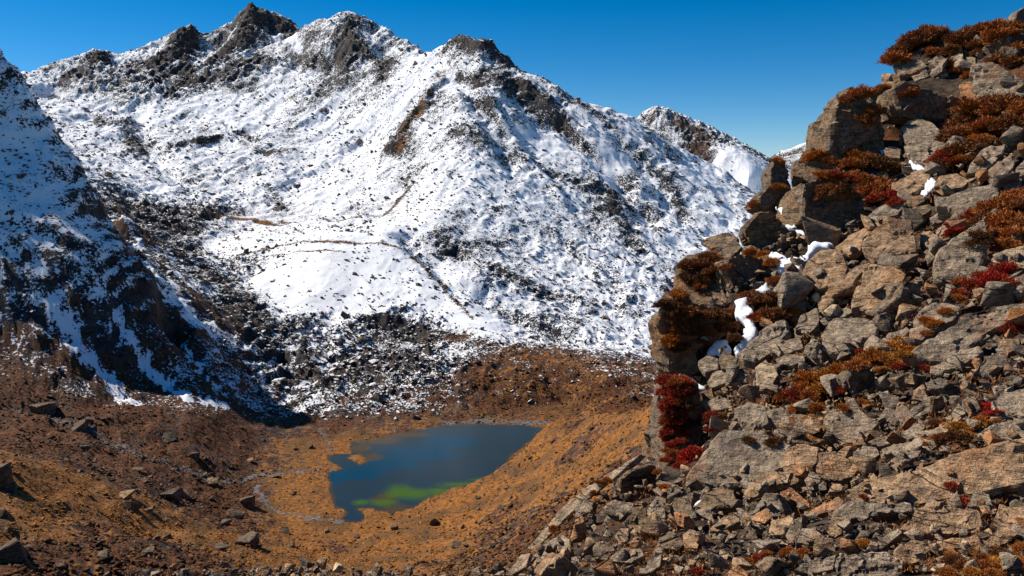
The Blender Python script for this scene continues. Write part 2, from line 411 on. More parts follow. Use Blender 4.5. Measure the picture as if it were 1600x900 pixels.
# valley floor on the left
for p in [(0, 700, 325), (100, 700, 340), (200, 720, 350), (300, 725, 370), (380, 690, 428), (150, 745, 312), (240, 760, 318), (310, 775, 330)]: pt(*p, 0.6, 0.0, 0.18, 0.8)
line1([(-60, 700, 270), (30, 730, 262), (90, 750, 272), (160, 770, 278), (220, 805, 270), (300, 840, 266)], 0.4, 0, 0.80, 0.25)
for p in [(0, 800, 225), (60, 800, 238), (60, 830, 220), (-100, 850, 190)]: pt(*p, 0.5, 0, 0.7, 0.4)
for p in [(120, 870, 210), (220, 850, 238), (260, 870, 228), (150, 820, 240), (0, 900, 185)]: pt(*p, 0.5, 0, 0.3, 0.75)
line1([(210, 838, 258), (270, 826, 280), (330, 845, 278), (400, 868, 268)], 0.3, 0, 0.8, 0.2)
for p in [(330, 800, 325), (380, 770, 366), (360, 825, 306)]: pt(*p, 0.4, 0, 0.3, 0.75)
def flat(px, py, dz=0.6, g=0.75, r=0.15, v=0.0, a=0.12, s=0.0):
    q = at_z(px, py, ZL + dz); T1.append((*q, a, s, g, r, v))
for p in [(430, 745), (450, 700), (470, 760), (440, 800), (480, 830), (540, 840), (480, 690), (500, 720)]: flat(*p)
for p in [(420, 690), (500, 665), (420, 720), (400, 735)]: flat(*p, 1.5, 0.35, 0.6)
for p in [(590, 670), (660, 655), (750, 655), (820, 656), (860, 655)]: flat(*p, 1.5, 0.5, 0.5, 0.2, 0.3, 0.15)
for p in [(560, 690), (620, 790)]: flat(*p, 0.8, 0.85, 0)
for p in [(500, 870, 290), (430, 870, 275), (600, 850, 306), (620, 880, 272), (700, 860, 276), (700, 825, 318)]: pt(*p, 0.3, 0, 0.72, 0.3)
# hill to the right of the lake
line1([(862, 672, 450), (900, 660, 395), (950, 646, 345), (1020, 634, 305), (1150, 615, 255)], 0.4, 0, 0.75, 0.2, behind=((16, 9), (45, 34)))
for p in [(800, 745, 352), (850, 720, 350), (900, 720, 318), (960, 710, 285), (1010, 700, 262), (820, 790, 300), (880, 770, 278), (950, 760, 246), (1020, 740, 222)]: pt(*p, 0.4, 0, 0.62, 0.35)
for p in [(780, 830, 282), (850, 800, 268), (880, 830, 232), (940, 800, 220), (780, 870, 246), (900, 880, 190), (1000, 820, 180), (1150, 760, 150)]: pt(*p, 0.4, 0, 0.38, 0.7)
for p in [(720, 800, 328), (660, 815, 325)]: pt(*p, 0.3, 0, 0.7, 0.3)
# brown flank beyond the lake
line1([(720, 530, 598), (800, 545, 578), (880, 560, 556), (960, 580, 530), (1030, 610, 500), (1200, 640, 440)], 0.6, 0.34, 0.45, 0.65)
for p in [(760, 590, 540), (840, 600, 528), (920, 610, 510), (990, 635, 480)]: pt(*p, 0.7, 0.16, 0.40, 0.80)
for p in [(780, 640, 500), (860, 640, 492), (950, 655, 470)]: pt(*p, 0.4, 0.0, 0.35, 0.85)
for p in [(880, 540, 600), (950, 560, 570)]: pt(*p, 0.6, 0.46, 0.4, 0.3)
# under and beside the viewpoint
for x, y, z in [(-60, 40, -70), (0, 60, -75), (-20, 110, -95), (60, 90, -75), (-140, 100, -80), (120, 150, -80), (0, 160, -112), (150, 70, -60), (220, 260, -70), (330, 420, -110)]:
    T1.append((x, y, z, 0.5, 0, 0.5, 0.4, 0))
T1 = np.array(T1)
P1 = T1[:, :2]
_, keep = np.unique(np.round(P1 / 3.0), axis=0, return_index=True)
T1 = T1[np.sort(keep)]; P1 = T1[:, :2]
W1 = rbf_fit(P1, T1[:, 2], 0.5)

ucol = np.concatenate([np.linspace(-1.05, -0.665, 45)[:-1], np.linspace(-0.665, 0.33, 900), np.linspace(0.33, 1.0, 90)[1:]])
yrow = np.concatenate([np.geomspace(45, 480, 270)[:-1], np.linspace(480, 1250, 450)[:-1], np.linspace(1250, 1700, 165)[:-1], np.linspace(1700, 1930, 60)[:-1], np.linspace(1930, 2700, 45)])
R1, C1 = len(yrow), len(ucol)
ri = np.unique(np.concatenate([np.arange(0, R1, 4), [R1 - 1]])); ci = np.unique(np.concatenate([np.arange(0, C1, 4), [C1 - 1]]))
Xc = yrow[ri][:, None] * ucol[ci][None, :]; Yc = np.repeat(yrow[ri][:, None], len(ci), 1)
Hc = rbf_eval(P1, W1, Xc, Yc)
Ac = idw(P1, T1[:, 3:], Xc, Yc, 3.5, 6.0)
X = yrow[:, None] * ucol[None, :]; Y = np.repeat(yrow[:, None], C1, 1)
H = up2(Hc, ri, ci, R1, C1); A = up2(Ac, ri, ci, R1, C1)
rug, sn, gold, red, grav = (A[..., i] for i in range(5))
# the bare landforms, used to find where a feature seen in the photograph lies on the ground
Vc = np.stack([Xc, Yc, Hc], -1); ic = np.arange(Xc.size).reshape(Xc.shape)
BVC = BVHTree.FromPolygons(Vc.reshape(-1, 3).tolist(), np.stack([ic[:-1, :-1], ic[:-1, 1:], ic[1:, 1:], ic[1:, :-1]], -1).reshape(-1, 4).tolist())
def ground_line(pts):
    out = []
    for px, py in pts:
        h = BVC.ray_cast(Vector((0, 0, 0)), Vector(ray(px, py)).normalized())[0]
        if h is not None: out.append((h.x, h.y))
    return out
# lake outline, taken to the lake level
LK = [(550, 692), (575, 690), (605, 682), (650, 672), (690, 665), (740, 663), (800, 664), (840, 667), (862, 672), (845, 682), (825, 692), (800, 713), (785, 733), (770, 745), (740, 752), (700, 765), (660, 785), (640, 795),
      (615, 803), (600, 797), (575, 795), (558, 795), (568, 805), (565, 815), (540, 817), (535, 810), (545, 800), (520, 790), (520, 775), (515, 760), (512, 745), (516, 738), (535, 733), (515, 722), (513, 712), (535, 708), (550, 708), (545, 700)]
ISL = [(545, 713), (562, 709), (575, 720), (562, 727)]
LKW = [tuple(at_z(*p, ZL)[:2]) for p in LK]; ISLW = [tuple(at_z(*p, ZL)[:2]) for p in ISL]
def lake_sd(x, y):
    wx = x + 2.6 * fbm(x, y, 12, 4, 0.6, seed=9); wy = y + 4.5 * fbm(x, y, 12, 4, 0.6, seed=10)
    d = np.minimum(seg_dist(wx, wy, LKW + LKW[:1]), seg_dist(wx, wy, ISLW + ISLW[:1]))
    ins = inside(wx, wy, LKW) & ~inside(wx, wy, ISLW)
    return np.where(ins, -d, d)
def world_line(pts, z=None):
    out = []
    for p in pts:
        q = at_z(p[0], p[1], z) if z else at(*p)
        out.append((q[0], q[1]))
    return out
far = np.abs(rug)
wx = X + 18 * fbm(X, Y, 90, 3, seed=1); wy = Y + 18 * fbm(X, Y, 90, 3, seed=2)
r1 = ridged(wx, wy, 150, 3, 0.5, 1); r2 = ridged(wx, wy, 46, 3, 0.55, 2); f3 = fbm(X, Y, 15, 3, 0.6, 3); f4 = fbm(X, Y, 5.0, 2, 0.6, 4)
bo = np.clip(perlin(X / 5.5 + 3, Y / 5.5 + 8) + 0.5 * perlin(X / 2.6, Y / 2.6) - 0.18, 0, 1)
sc = sstep(350, 1500, Y) * 0.6 + 0.55
H = H + rug * sc * (5.5 * (r1 - 0.3) + 5.5 * (r2 - 0.2) + 6.5 * sstep(0.72, 0.58, sn) * (ridged(wx, wy, 19, 2, 0.5, 6) - 0.2)) + (0.2 + rug) * (1.5 * f3 + 0.5 * f4) * (1 - 0.75 * sstep(0.5, 0.8, sn)) + 2.2 * (1 - 0.5 * sstep(0.6, 0.85, sn)) * np.clip(rug - 0.3, 0, 1.5) * bo * sstep(300, 480, Y)
w15, w16 = fbm(X, Y, 45, 3, 0.6, 15), fbm(X, Y, 45, 3, 0.6, 16)
def seam(pts, wpx):                        # soft band along a line of the ground, wpx photo pixels wide
    L = ground_line(pts)
    if len(L) < 2: return np.zeros(X.shape)
    wd = wpx * np.mean([q[1] for q in L]) / FPX
    sx, sy = X + 0.5 * wd * w15, Y + 1.2 * wd * w16
    return np.exp(-(seg_dist(sx, sy, L) / wd) ** 2)
BANDS = [([(395, 22), (378, 60), (335, 100)], 16, 0.35), ([(290, 62), (272, 92), (240, 104)], 16, 0.35), ([(150, 92), (168, 110), (205, 105)], 14, 0.3), ([(290, 100), (292, 138)], 9, 0.35), ([(110, 118), (90, 135)], 9, 0.25),
         ([(428, 40), (460, 55)], 12, 0.3), ([(150, 188), (195, 198), (214, 238)], 15, 0.40), ([(264, 242), (308, 232), (345, 222)], 9, 0.42), ([(378, 210), (402, 226)], 7, 0.32), ([(372, 104), (470, 100), (540, 112)], 16, 0.22), ([(420, 250), (460, 240)], 10, 0.25),
         ([(552, 34), (545, 68), (578, 96), (606, 110)], 15, 0.34), ([(522, 62), (540, 112)], 9, 0.25), ([(700, 72), (740, 72), (795, 98)], 11, 0.36), ([(800, 135), (850, 165), (905, 232)], 14, 0.30), ([(716, 118), (748, 132)], 8, 0.28),
         ([(690, 152), (642, 196), (602, 244)], 10, 0.26), ([(700, 165), (765, 172)], 9, 0.22), ([(716, 202), (765, 240), (836, 256)], 17, 0.25), ([(850, 272), (950, 316), (1004, 396)], 17, 0.24), ([(952, 308), (984, 330)], 9, 0.34), ([(640, 372), (690, 440), (740, 480)], 20, 0.26),  # last band: blue shade of the gully, painted in by thinning the snow
         ([(760, 420), (840, 456), (920, 480)], 20, 0.22), ([(900, 400), (1000, 500)], 20, 0.2), ([(1000, 250), (1050, 300), (1080, 360)], 12, 0.2), ([(900, 170), (960, 215)], 10, 0.2), ([(440, 520), (520, 492), (600, 500), (670, 530)], 22, 0.24), ([(460, 590), (560, 580), (660, 580)], 26, 0.16),
         ([(250, 380), (310, 420), (370, 470), (400, 540)], 24, 0.20), ([(420, 300), (440, 330)], 9, 0.3), ([(600, 150), (570, 175)], 10, 0.15)]
WHITE = [([(820, 222), (900, 242), (965, 300)], 10, 0.25), ([(1090, 285), (1165, 300)], 16, 0.3), ([(440, 440), (540, 450)], 26, 0.22), ([(300, 165), (340, 190), (400, 200)], 16, 0.2), ([(640, 150), (600, 215)], 8, 0.22), ([(690, 110), (730, 140)], 8, 0.15), ([(430, 60), (470, 75)], 8, 0.25), ([(385, 30), (352, 70)], 4, 0.3)]
CARVE = [([(640, 372), (700, 430), (790, 486), (870, 526)], 26, 12), ([(800, 150), (880, 212), (960, 285), (1010, 350)], 16, 9), ([(214, 182), (232, 240), (285, 292)], 14, 9), ([(690, 130), (640, 190), (616, 236)], 9, -9), ([(720, 120), (760, 200), (800, 270)], 14, 8), ([(745, 150), (800, 230), (880, 320)], 9, -7),
         ([(1000, 270), (1060, 340)], 14, 8), ([(470, 120), (430, 180), (360, 230)], 16, 7), ([(150, 180), (200, 190)], 9, -8), ([(265, 238), (345, 222), (430, 250)], 7, -7)]
rock_shade_band = np.zeros(X.shape)
for pts, wd, k in BANDS: rock_shade_band = np.maximum(rock_shade_band, k * seam(pts, wd))
white = np.zeros(X.shape)
for pts, wd, k in WHITE: white = np.maximum(white, k * seam(pts, wd))
for pts, wd, k in CARVE: H = H - k * seam(pts, wd)
# gullies running down the long right flank and the face under the central spur
def runs(ax, ay, l1, l2, sd_):
    q, p_ = -ay * X + ax * Y, ax * X + ay * Y
    return ridged(q + 0.25 * l1 * w15, p_ * (l1 / l2) + 0.25 * l1 * w16, l1, 3, 0.5, sd_) - 0.25
flank = sstep(-20, 60, X + 0.10 * (Y - 1100)) * sstep(640, 760, Y) * sstep(1420, 1300, Y)
H = H + flank * (6.0 * runs(0.85, -0.53, 46, 260, 31) + 10.0 * runs(0.80, -0.60, 105, 420, 33))
face = (1 - flank) * sstep(760, 900, Y) * sstep(1500, 1350, Y)
H = H + face * (3.5 * runs(-0.55, -0.83, 60, 240, 32) + 7.0 * runs(-0.6, -0.8, 130, 300, 34))
H = H + rock_shade_band * (11 * (r2 - 0.2) + 5 * bo)
# strata and ledges on the left ridge
lr = sstep(0, 60, 620 - Y) * sstep(400, 440, Y) * sstep(-90, -130, X) * sstep(0.6, 1.1, rug)
t = (H + 0.55 * X) / 13.0 + 0.5 * fbm(X, Y, 60, 2, seed=5)
H = H + lr * 7.0 * (np.abs((t % 1.0) - 0.5) - 0.25)
nearv = sstep(470, 380, Y)
H = H + nearv * (1.3 * fbm(X, Y, 22, 4, 0.55, 6) + 0.5 * np.clip(perlin(X / 2.3, Y / 2.3), 0, 1) * (0.3 + red))
sd = lake_sd(X, Y)
near_l = np.abs(sd) < 90
Hl = np.where(sd < 0, ZL - 0.12 - np.minimum(3.0, -sd * 0.16), np.maximum(ZL + 0.10 + np.minimum(sd * 0.05, 0.6), ZL + (H - ZL) * sstep(0, 26, sd)))
H = np.where(sd < 26, Hl, H)
H = np.where((sd >= 26) & (H < ZL + 0.5) & (Y < 520), ZL + 0.5 + 0.05 * (H - ZL), H)
Hg_y, Hg_c = np.gradient(H, axis=0), np.gradient(H, axis=1)
dYr = np.gradient(yrow)[:, None]; dXc = np.gradient(ucol)[None, :] * yrow[:, None]
gx = Hg_c / dXc; gy = (Hg_y - gx * ucol[None, :] * dYr) / dYr
nzv = 1 / np.sqrt(1 + gx * gx + gy * gy)
patch = fbm(X, Y, 120, 3, 0.5, 11); patch2 = fbm(X, Y, 38, 3, 0.55, 12)
snow = sn + (nzv - 0.80) * 0.62 + 0.34 * patch + 0.30 * patch2 - 0.30 * bo * np.clip(rug, 0, 1.2) - rock_shade_band + white + 0.24 * lr * np.sin(6.283 * ((H - 0.62 * X + 0.25 * Y) / 19.0 + 1.9 * fbm(X, Y, 48, 4, 0.55, 17)))
snow = snow - 0.75 * sstep(0.34, 0.04, sn)
# features drawn along lines on the ground
def feature(pts, width, z=None, warp=4.0):
    L = world_line(pts, z)
    return sstep(width, width * 0.35, seg_dist(X + warp * f3 * 2, Y + warp * f4 * 2, L))
tr = feature([(20, 640, 385), (60, 655, 382), (120, 672, 376), (170, 692, 370), (230, 718, 357), (300, 738, 358), (375, 755, 375)], 7.0)
tr2 = feature([(150, 745, 315), (200, 755, 318), (270, 770, 320), (300, 785, 320)], 12.0)
for pts, wd, kg, kr, ks in [([(335, 348), (395, 350), (440, 358)], 9, 0.62, 0, 0.75), ([(372, 400), (420, 386), (500, 378), (570, 380), (620, 388)], 6, 0.58, 0, 0.62), ([(395, 410), (450, 398), (540, 396)], 3.5, 0.55, 0, 0.5), ([(640, 392), (690, 445), (740, 500)], 5, 0.52, 0, 0.45), ([(440, 352), (520, 350), (600, 340), (640, 300)], 5, 0.5, 0, 0.4), ([(180, 335), (215, 385), (270, 440), (330, 490)], 20, 0.45, 0.3, 0.30), ([(285, 535), (320, 585), (370, 640)], 22, 0.35, 0.6, 0.38), ([(700, 530), (800, 550), (900, 575)], 14, 0.5, 0.2, 0.2)]:
    q_ = seam(pts, wd); gold = np.maximum(gold, kg * q_); red = np.maximum(red, kr * q_); snow = snow - ks * q_
st1 = feature([(375, 755), (400, 748), (440, 742), (515, 736)], 3.6, ZL, 2.5)
st2 = feature([(398, 762), (405, 785), (430, 800), (480, 810), (535, 816)], 3.0, ZL, 2.5)
st3 = feature([(700, 661), (760, 658), (850, 662)], 7.0, ZL, 2.0)
st4 = feature([(500, 672), (510, 690), (520, 705)], 3.0, ZL, 1.5)
rim = 0.62 * np.exp(-np.maximum(sd, 0) / 1.6) * sstep(-0.25, 0.25, fbm(X, Y, 20, 3, seed=23)) * (sd > -1.5)
grav = np.maximum.reduce([grav, rim, 0.55 * tr, 0.34 * tr2, 0.66 * st1, 0.64 * st2, 0.6 * st3, 0.5 * st4])
sp = feature([(690, 130, 1180), (650, 200, 1110), (625, 245, 1045)], 16.0)
gold = np.maximum(gold, 0.55 * sp); snow = snow - 0.22 * sp
for pts, wd, k in [([(200, 385, 725), (250, 450, 640), (300, 490, 605)], 6, 0.5), ([(245, 440, 560), (270, 500, 555), (310, 560, 530)], 14, 0.4),
                   ([(190, 520, 468), (230, 570, 458), (300, 640, 440), (345, 660, 452)], 5, 0.62), ([(90, 530, 450), (170, 590, 436), (215, 640, 418)], 6, 0.5), ([(280, 560, 500), (320, 615, 478), (350, 650, 466)], 4, 0.5)]:
    snow = snow + k * feature(pts, wd)
V1 = np.stack([X, Y, H], -1).reshape(-1, 3)
idx = np.arange(R1 * C1).reshape(R1, C1)
F1 = np.stack([idx[:-1, :-1], idx[:-1, 1:], idx[1:, 1:], idx[1:, :-1]], -1).reshape(-1, 4)
xm, ym = X[:-1, :-1].ravel(), Y[:-1, :-1].ravel()
VAL = [tuple(at_z(*p, ZL)[:2]) for p in [(400, 660), (480, 652), (660, 648), (700, 640)]]
base_y = np.interp(xm, [-400, -230, -140, -110, -60, 40, 140, 400], [380, 392, 408, 470, 494, 494, 478, 440])
ridge_poly = [(-900, 380)] + [(-230, 392), (-165, 405), (-150, 440)] + [tuple((at(*p) * (p[2] + 45) / p[2])[:2]) for p in [(258, 560, 470), (240, 428, 512), (160, 330, 540), (60, 178, 562), (0, 82, 570), (-150, -40, 580), (-420, -150, 560)]] + [(-900, 640)]
is_ridge = inside(xm, ym, ridge_poly) & (ym >= base_y)
is_far = ym > 1420 + 0 * xm
is_far &= xm > 0.16 * ym
is_hill = (ym < base_y) & (xm > 22) & (ym < 460) & (xm > 22 + 0.22 * (ym - 250))
is_val = (ym < base_y) & ~is_hill
is_mtn = ~(is_ridge | is_far | is_hill | is_val)
red = red + 0.30 * sstep(0.05, 0.35, fbm(X, Y, 34, 4, 0.6, 19)) * sstep(0.3, 0.0, sn) * (Y < 520); gold = gold - 0.30 * sstep(0.12, 0.4, fbm(X, Y, 34, 4, 0.6, 19)) * (sn < 0.3)
at1 = {'snow': snow.ravel(), 'gold': gold.ravel(), 'red': red.ravel(), 'gravel': grav.ravel()}
def piece(name, mask):
    f = F1[mask]
    used, inv = np.unique(f, return_inverse=True)
    o = mesh_np(name, V1[used], inv.reshape(f.shape), M_TERR, {k: v[used] for k, v in at1.items()})
    return tag(o, kind='structure')
piece('mountain', is_mtn); piece('mountain_ridge', is_ridge); piece('mountain_peak', is_far); piece('hill', is_hill); piece('valley_floor', is_val)

# water: one sheet at lake level
lx = np.array([p[0] for p in LKW]); ly = np.array([p[1] for p in LKW])
gxw = np.linspace(lx.min() - 8, lx.max() + 8, 150); gyw = np.linspace(ly.min() - 8, ly.max() + 8, 150)
WX, WY = np.meshgrid(gxw, gyw)
def blobs(lst):
    v = np.zeros(WX.shape)
    for px, py, rx, ry in lst:
        c = at_z(px, py, ZL); k = c[1] / FPX
        v = np.maximum(v, np.exp(-(((WX - c[0]) / (rx * k)) ** 2 + ((WY - c[1]) / (ry * k * 2.9)) ** 2)))
    return v
att = {'deep': blobs([(700, 690, 60, 14), (660, 708, 75, 16), (610, 722, 70, 16), (560, 738, 50, 14), (525, 745, 30, 14)]),
       'algae': blobs([(625, 768, 30, 12), (650, 772, 45, 10), (690, 768, 60, 7), (720, 758, 45, 6), (760, 750, 30, 5), (600, 785, 30, 6), (565, 785, 18, 5)]),
       'shallow': blobs([(590, 688, 60, 9), (640, 680, 40, 6), (560, 700, 30, 8), (620, 795, 30, 10), (600, 780, 30, 10), (580, 715, 25, 8)])}
sdw = lake_sd(WX, WY)
att['shallow'] = np.maximum(att['shallow'], 0.85 * np.exp(np.minimum(sdw, 0) / 2.2))
iw = np.arange(WX.size).reshape(WX.shape)
FW = np.stack([iw[:-1, :-1], iw[:-1, 1:], iw[1:, 1:], iw[1:, :-1]], -1).reshape(-1, 4)
mesh_np('lake_water', np.stack([WX, WY, np.full(WX.shape, ZL)], -1).reshape(-1, 3), FW, M_WATER, {k: v.ravel() for k, v in att.items()})['kind'] = 'structure'

# ------------------------------------------------------------------ rock shapes
def hull(npts, seed, flat=0.6, rnd=0.35):
    r = np.random.default_rng(seed)
    p = r.uniform(-1, 1, (npts, 3)); p /= np.maximum(np.abs(p).max(1, keepdims=True), 1e-6) ** (1 - rnd)
    p[:, 2] *= flat
    bm = bmesh.new()
    for q in p: bm.verts.new(q)
    res = bmesh.ops.convex_hull(bm, input=bm.verts)
    bmesh.ops.delete(bm, geom=[v for v in bm.verts if not v.link_faces], context='VERTS')
    bmesh.ops.triangulate(bm, faces=bm.faces)
    bm.verts.index_update()
    V = np.array([v.co[:] for v in bm.verts]); F = np.array([[v.index for v in f.verts] for f in bm.faces])
    bm.free()
    return V, F
HULLS = [hull(9, 100 + i, random.uniform(0.4, 0.9)) for i in range(14)]
def rots(n, tilt=0.5, r=rng):
    a = r.uniform(0, 2 * np.pi, n); b = r.normal(0, tilt, n); c = r.normal(0, tilt, n)
    ca, sa, cb, sb, cc, sc_ = np.cos(a), np.sin(a), np.cos(b), np.sin(b), np.cos(c), np.sin(c)
    z, o = np.zeros(n), np.ones(n)
    Rz = np.stack([ca, -sa, z, sa, ca, z, z, z, o], -1).reshape(n, 3, 3)
    Rx = np.stack([o, z, z, z, cb, -sb, z, sb, cb], -1).reshape(n, 3, 3)
    Ry = np.stack([cc, z, sc_, z, o, z, -sc_, z, cc], -1).reshape(n, 3, 3)
    return Rx @ Ry @ Rz
def stones(name, pos, size, mat, tilt=0.5, smooth=False, zs=1.0):
    """many small stones as one mesh"""
    n = len(pos); pick = rng.integers(0, len(HULLS), n); Rm = rots(n, tilt)
    str_ = rng.uniform(0.65, 1.35, (n, 3)) * size[:, None] * np.array((1, 1, zs))
    Vs, Fs, o = [], [], 0
    for k, (hv, hf) in enumerate(HULLS):
        s = np.where(pick == k)[0]
        if not len(s): continue
        v = np.einsum('nij,nvj->nvi', Rm[s], hv[None] * str_[s][:, None, :]) + pos[s][:, None, :]
        f = hf[None] + (np.arange(len(s)) * len(hv))[:, None, None] + o
        o += v.shape[0] * v.shape[1]
        Vs.append(v.reshape(-1, 3)); Fs.append(f.reshape(-1, 3))
    ob = mesh_np(name, np.concatenate(Vs), np.concatenate(Fs), mat, smooth=smooth)
    ob.color = (1, 1, 1, 0.2)
    return tag(ob, kind='stuff')

# boulders half buried in the thin snow of the mountain
pxv, pyv = project(np.stack([X, Y, H], -1))
on = (pxv > -60) & (pxv < 1215) & (pyv < 690) & (Y > 440)
dens = np.clip(0.15 + 0.8 * np.clip(rug - 0.35, 0, 1.2), 0, 1) * on * (0.35 + sstep(-0.1, 0.25, patch2 + 0.5 * patch)) * sstep(0.02, 0.2, sn)
dens *= 1 + 5 * rock_shade_band
dens *= 1 - np.clip(3.2 * white, 0, 0.9)
dens *= 1 - 0.6 * sstep(0.85, 0.97, sn)
dens *= 1 + 1.6 * np.exp(-(((pxv - 560) / 150) ** 2 + ((pyv - 570) / 55) ** 2)) + 1.3 * np.exp(-(((pxv - 310) / 90) ** 2 + ((pyv - 410) / 70) ** 2))
pr = (dens / dens.sum()).ravel()
ids = rng.choice(R1 * C1, 44000, replace=False, p=pr)
size = np.clip(rng.lognormal(-0.35, 0.55, len(ids)), 0.35, 4.2) * (0.75 + Y.ravel()[ids] / 2200)
size *= 1 + 0.5 * np.exp(-(((pxv.ravel()[ids] - 560) / 130) ** 2 + ((pyv.ravel()[ids] - 560) / 50) ** 2))
pos = V1[ids] + np.stack([rng.normal(0, 0.6, len(ids)), rng.normal(0, 0.6, len(ids)), 0.10 * size], -1)
o = stones('mountain_talus', pos, size, M_SNOWROCK, 0.4); o.color = (0.42, 0.40, 0.41, 0.0)
# loose stones of the valley: trails, shore and slopes without snow
onv = (pxv > -30) & (pxv < 1040) & (pyv > 590) & (pyv < 910) & (sn < 0.3) & (sd > 0.5)
dv = onv * (0.04 + 1.5 * (grav > 0.3) * (tr + tr2) + 0.5 * st3 + 0.25 * st1 + 0.10 * sstep(0.3, 0.8, red) * sstep(0.0, 0.3, patch2))
ids = rng.choice(R1 * C1, 4200, replace=False, p=(dv / dv.sum()).ravel())
size = np.clip(rng.lognormal(-0.9, 0.5, len(ids)), 0.2, 1.8)
pos = V1[ids] + np.stack([rng.normal(0, 0.6, len(ids)), rng.normal(0, 0.6, len(ids)), 0.1 * size], -1)
o = stones('valley_rubble', pos, size, M_FARROCK, 0.4); o.color = (0.62, 0.56, 0.50, 0.0)

# low heath on the valley floor and the brown hills
dh = (pxv > -30) & (pxv < 1040) & (pyv > 520) & (pyv < 910) & (sn < 0.4) & (sd > 1.5) & (Y < 620)
dh = dh * np.clip(red + 0.5 * fbm(X, Y, 30, 3, 0.6, 14) + 0.4 * patch2 - 0.15, 0.02, 1.2) * (1 - np.clip(2 * grav, 0, 1)) * (1 - 0.93 * sstep(0.42, 0.66, gold))
for kk, colr in ((0, (0.088, 0.032, 0.010)), (1, (0.150, 0.066, 0.018)), (2, (0.045, 0.022, 0.010))):
    ids = rng.choice(R1 * C1, 5500, replace=False, p=(dh / dh.sum()).ravel())
    size = np.clip(rng.lognormal(-0.85, 0.45, len(ids)), 0.2, 1.3)
    pos = V1[ids] + np.stack([rng.normal(0, 0.8, len(ids)), rng.normal(0, 0.8, len(ids)), 0.0 * size], -1)
    o = stones('heath_shrubs', pos, size, M_HEATH, 0.2, True, 0.8); o.color = (*colr, 1)

dt = (pxv > -30) & (pxv < 1040) & (pyv > 600) & (pyv < 910) & (sn < 0.2) & (sd > 1.0) & (Y < 520)
dt = dt * sstep(0.35, 0.7, gold) * (0.15 + sstep(-0.1, 0.3, fbm(X, Y, 9, 3, 0.6, 41)))
for kk, colr in ((0, (0.30, 0.125, 0.024)), (1, (0.20, 0.085, 0.022))):
    ids = rng.choice(R1 * C1, 5000, replace=False, p=(dt / dt.sum()).ravel())
    size = np.clip(rng.lognormal(-1.0, 0.4, len(ids)), 0.15, 0.9)
    pos = V1[ids] + np.stack([rng.normal(0, 0.7, len(ids)), rng.normal(0, 0.7, len(ids)), 0.0 * size], -1)
    o = stones('grass_tussocks', pos, size, M_HEATH, 0.2, True, 0.6); o.color = (*colr, 1)

# ------------------------------------------------------------------ near slope: soil under the boulder field
T2 = []
def p2(px, py, D, behind=None):
    q = at(px, py, D); T2.append(q)
    for dx, dy, dz in (behind or ()): T2.append(q + np.array((dx, dy, -dz)))
for p in [(800, 905, 12.2), (1000, 900, 10.4), (1150, 900, 9.6), (1300, 900, 9), (1450, 900, 8.5), (1600, 900, 8), (1900, 900, 7.5), (900, 840, 14.5), (1000, 840, 12.6), (1200, 840, 11.2), (1400, 840, 10.3), (1600, 840, 9.4),
          (960, 780, 17), (1100, 780, 15), (1250, 780, 13.2), (1400, 780, 12), (1600, 780, 10.8), (1900, 760, 10), (1060, 735, 19.5), (1200, 720, 16.5), (1400, 700, 14.5), (1600, 690, 12.8), (1900, 650, 12),
          (1110, 640, 23.5), (1250, 630, 20.2), (1400, 610, 18), (1600, 590, 15.8), (1900, 520, 15), (1130, 540, 27), (1250, 510, 25.5), (1400, 500, 22), (1600, 470, 19.5), (1170, 440, 31), (1300, 410, 30), (1450, 400, 26), (1600, 380, 23),
          (1240, 350, 35), (1380, 310, 34), (1500, 300, 30), (1600, 290, 27), (1345, 250, 38), (1420, 220, 39), (1500, 200, 36), (1600, 190, 32), (1410, 130, 42.5), (1500, 115, 40.5), (1600, 95, 37), (1900, 100, 30), (1900, 280, 22)]: p2(*p)
BH = ((0.0, 2.5, 3.2), (-0.6, 7, 11), (-2, 20, 34))
for p in [(-400, 925, 11.5), (-150, 922, 11.5), (60, 915, 11.5), (170, 905, 12), (300, 900, 12.4), (450, 897, 12.8), (600, 892, 13.2), (720, 890, 13.6), (800, 870, 14.6), (845, 835, 15.8), (900, 785, 17.5), (960, 740, 19.5), (1025, 718, 21.5)]: p2(*p, BH)
CB = ((-0.25, 1.2, 3.5), (-0.8, 3, 15), (-5, 11, 42))
for p in [(1050, 722, 22.6), (1074, 690, 24), (1084, 600, 26), (1084, 520, 28), (1098, 430, 30.5), (1130, 400, 32.5), (1185, 370, 35), (1225, 310, 37.5), (1290, 260, 39.5), (1330, 200, 41.5), (1392, 120, 43.5)]: p2(*p, CB)
TB = ((0, 4, 2.5), (0, 12, 10), (0, 30, 28))
for p in [(1425, 66, 45), (1480, 62, 44.5), (1540, 50, 43), (1600, 42, 41.5), (1750, 0, 41), (1950, -40, 40)]: p2(*p, TB)
for x, z in [(-12, -3.6), (-6, -3.0), (0, -1.9), (4, -0.9), (10, 0.5)]: T2.append(np.array((x, 0.5, z)))
for x, z in [(-9, -4.2), (-4, -3.9), (0, -3.6), (3.5, -2.9), (8, -2.0)]: T2.append(np.array((x, 4.5, z)))
T2 = np.array(T2); W2 = rbf_fit(T2[:, :2], T2[:, 2], 0.05)
uc2 = np.concatenate([np.linspace(-1.4, -0.05, 110)[:-1], np.linspace(-0.05, 0.70, 460), np.linspace(0.70, 1.4, 70)[1:]])
yr2 = np.concatenate([np.linspace(1.2, 7, 40)[:-1], np.geomspace(7, 48, 340)[:-1], np.linspace(48, 75, 30)])
X2 = yr2[:, None] * uc2[None, :]; Y2 = np.repeat(yr2[:, None], len(uc2), 1)
H2 = rbf_eval(T2[:, :2], W2, X2, Y2)
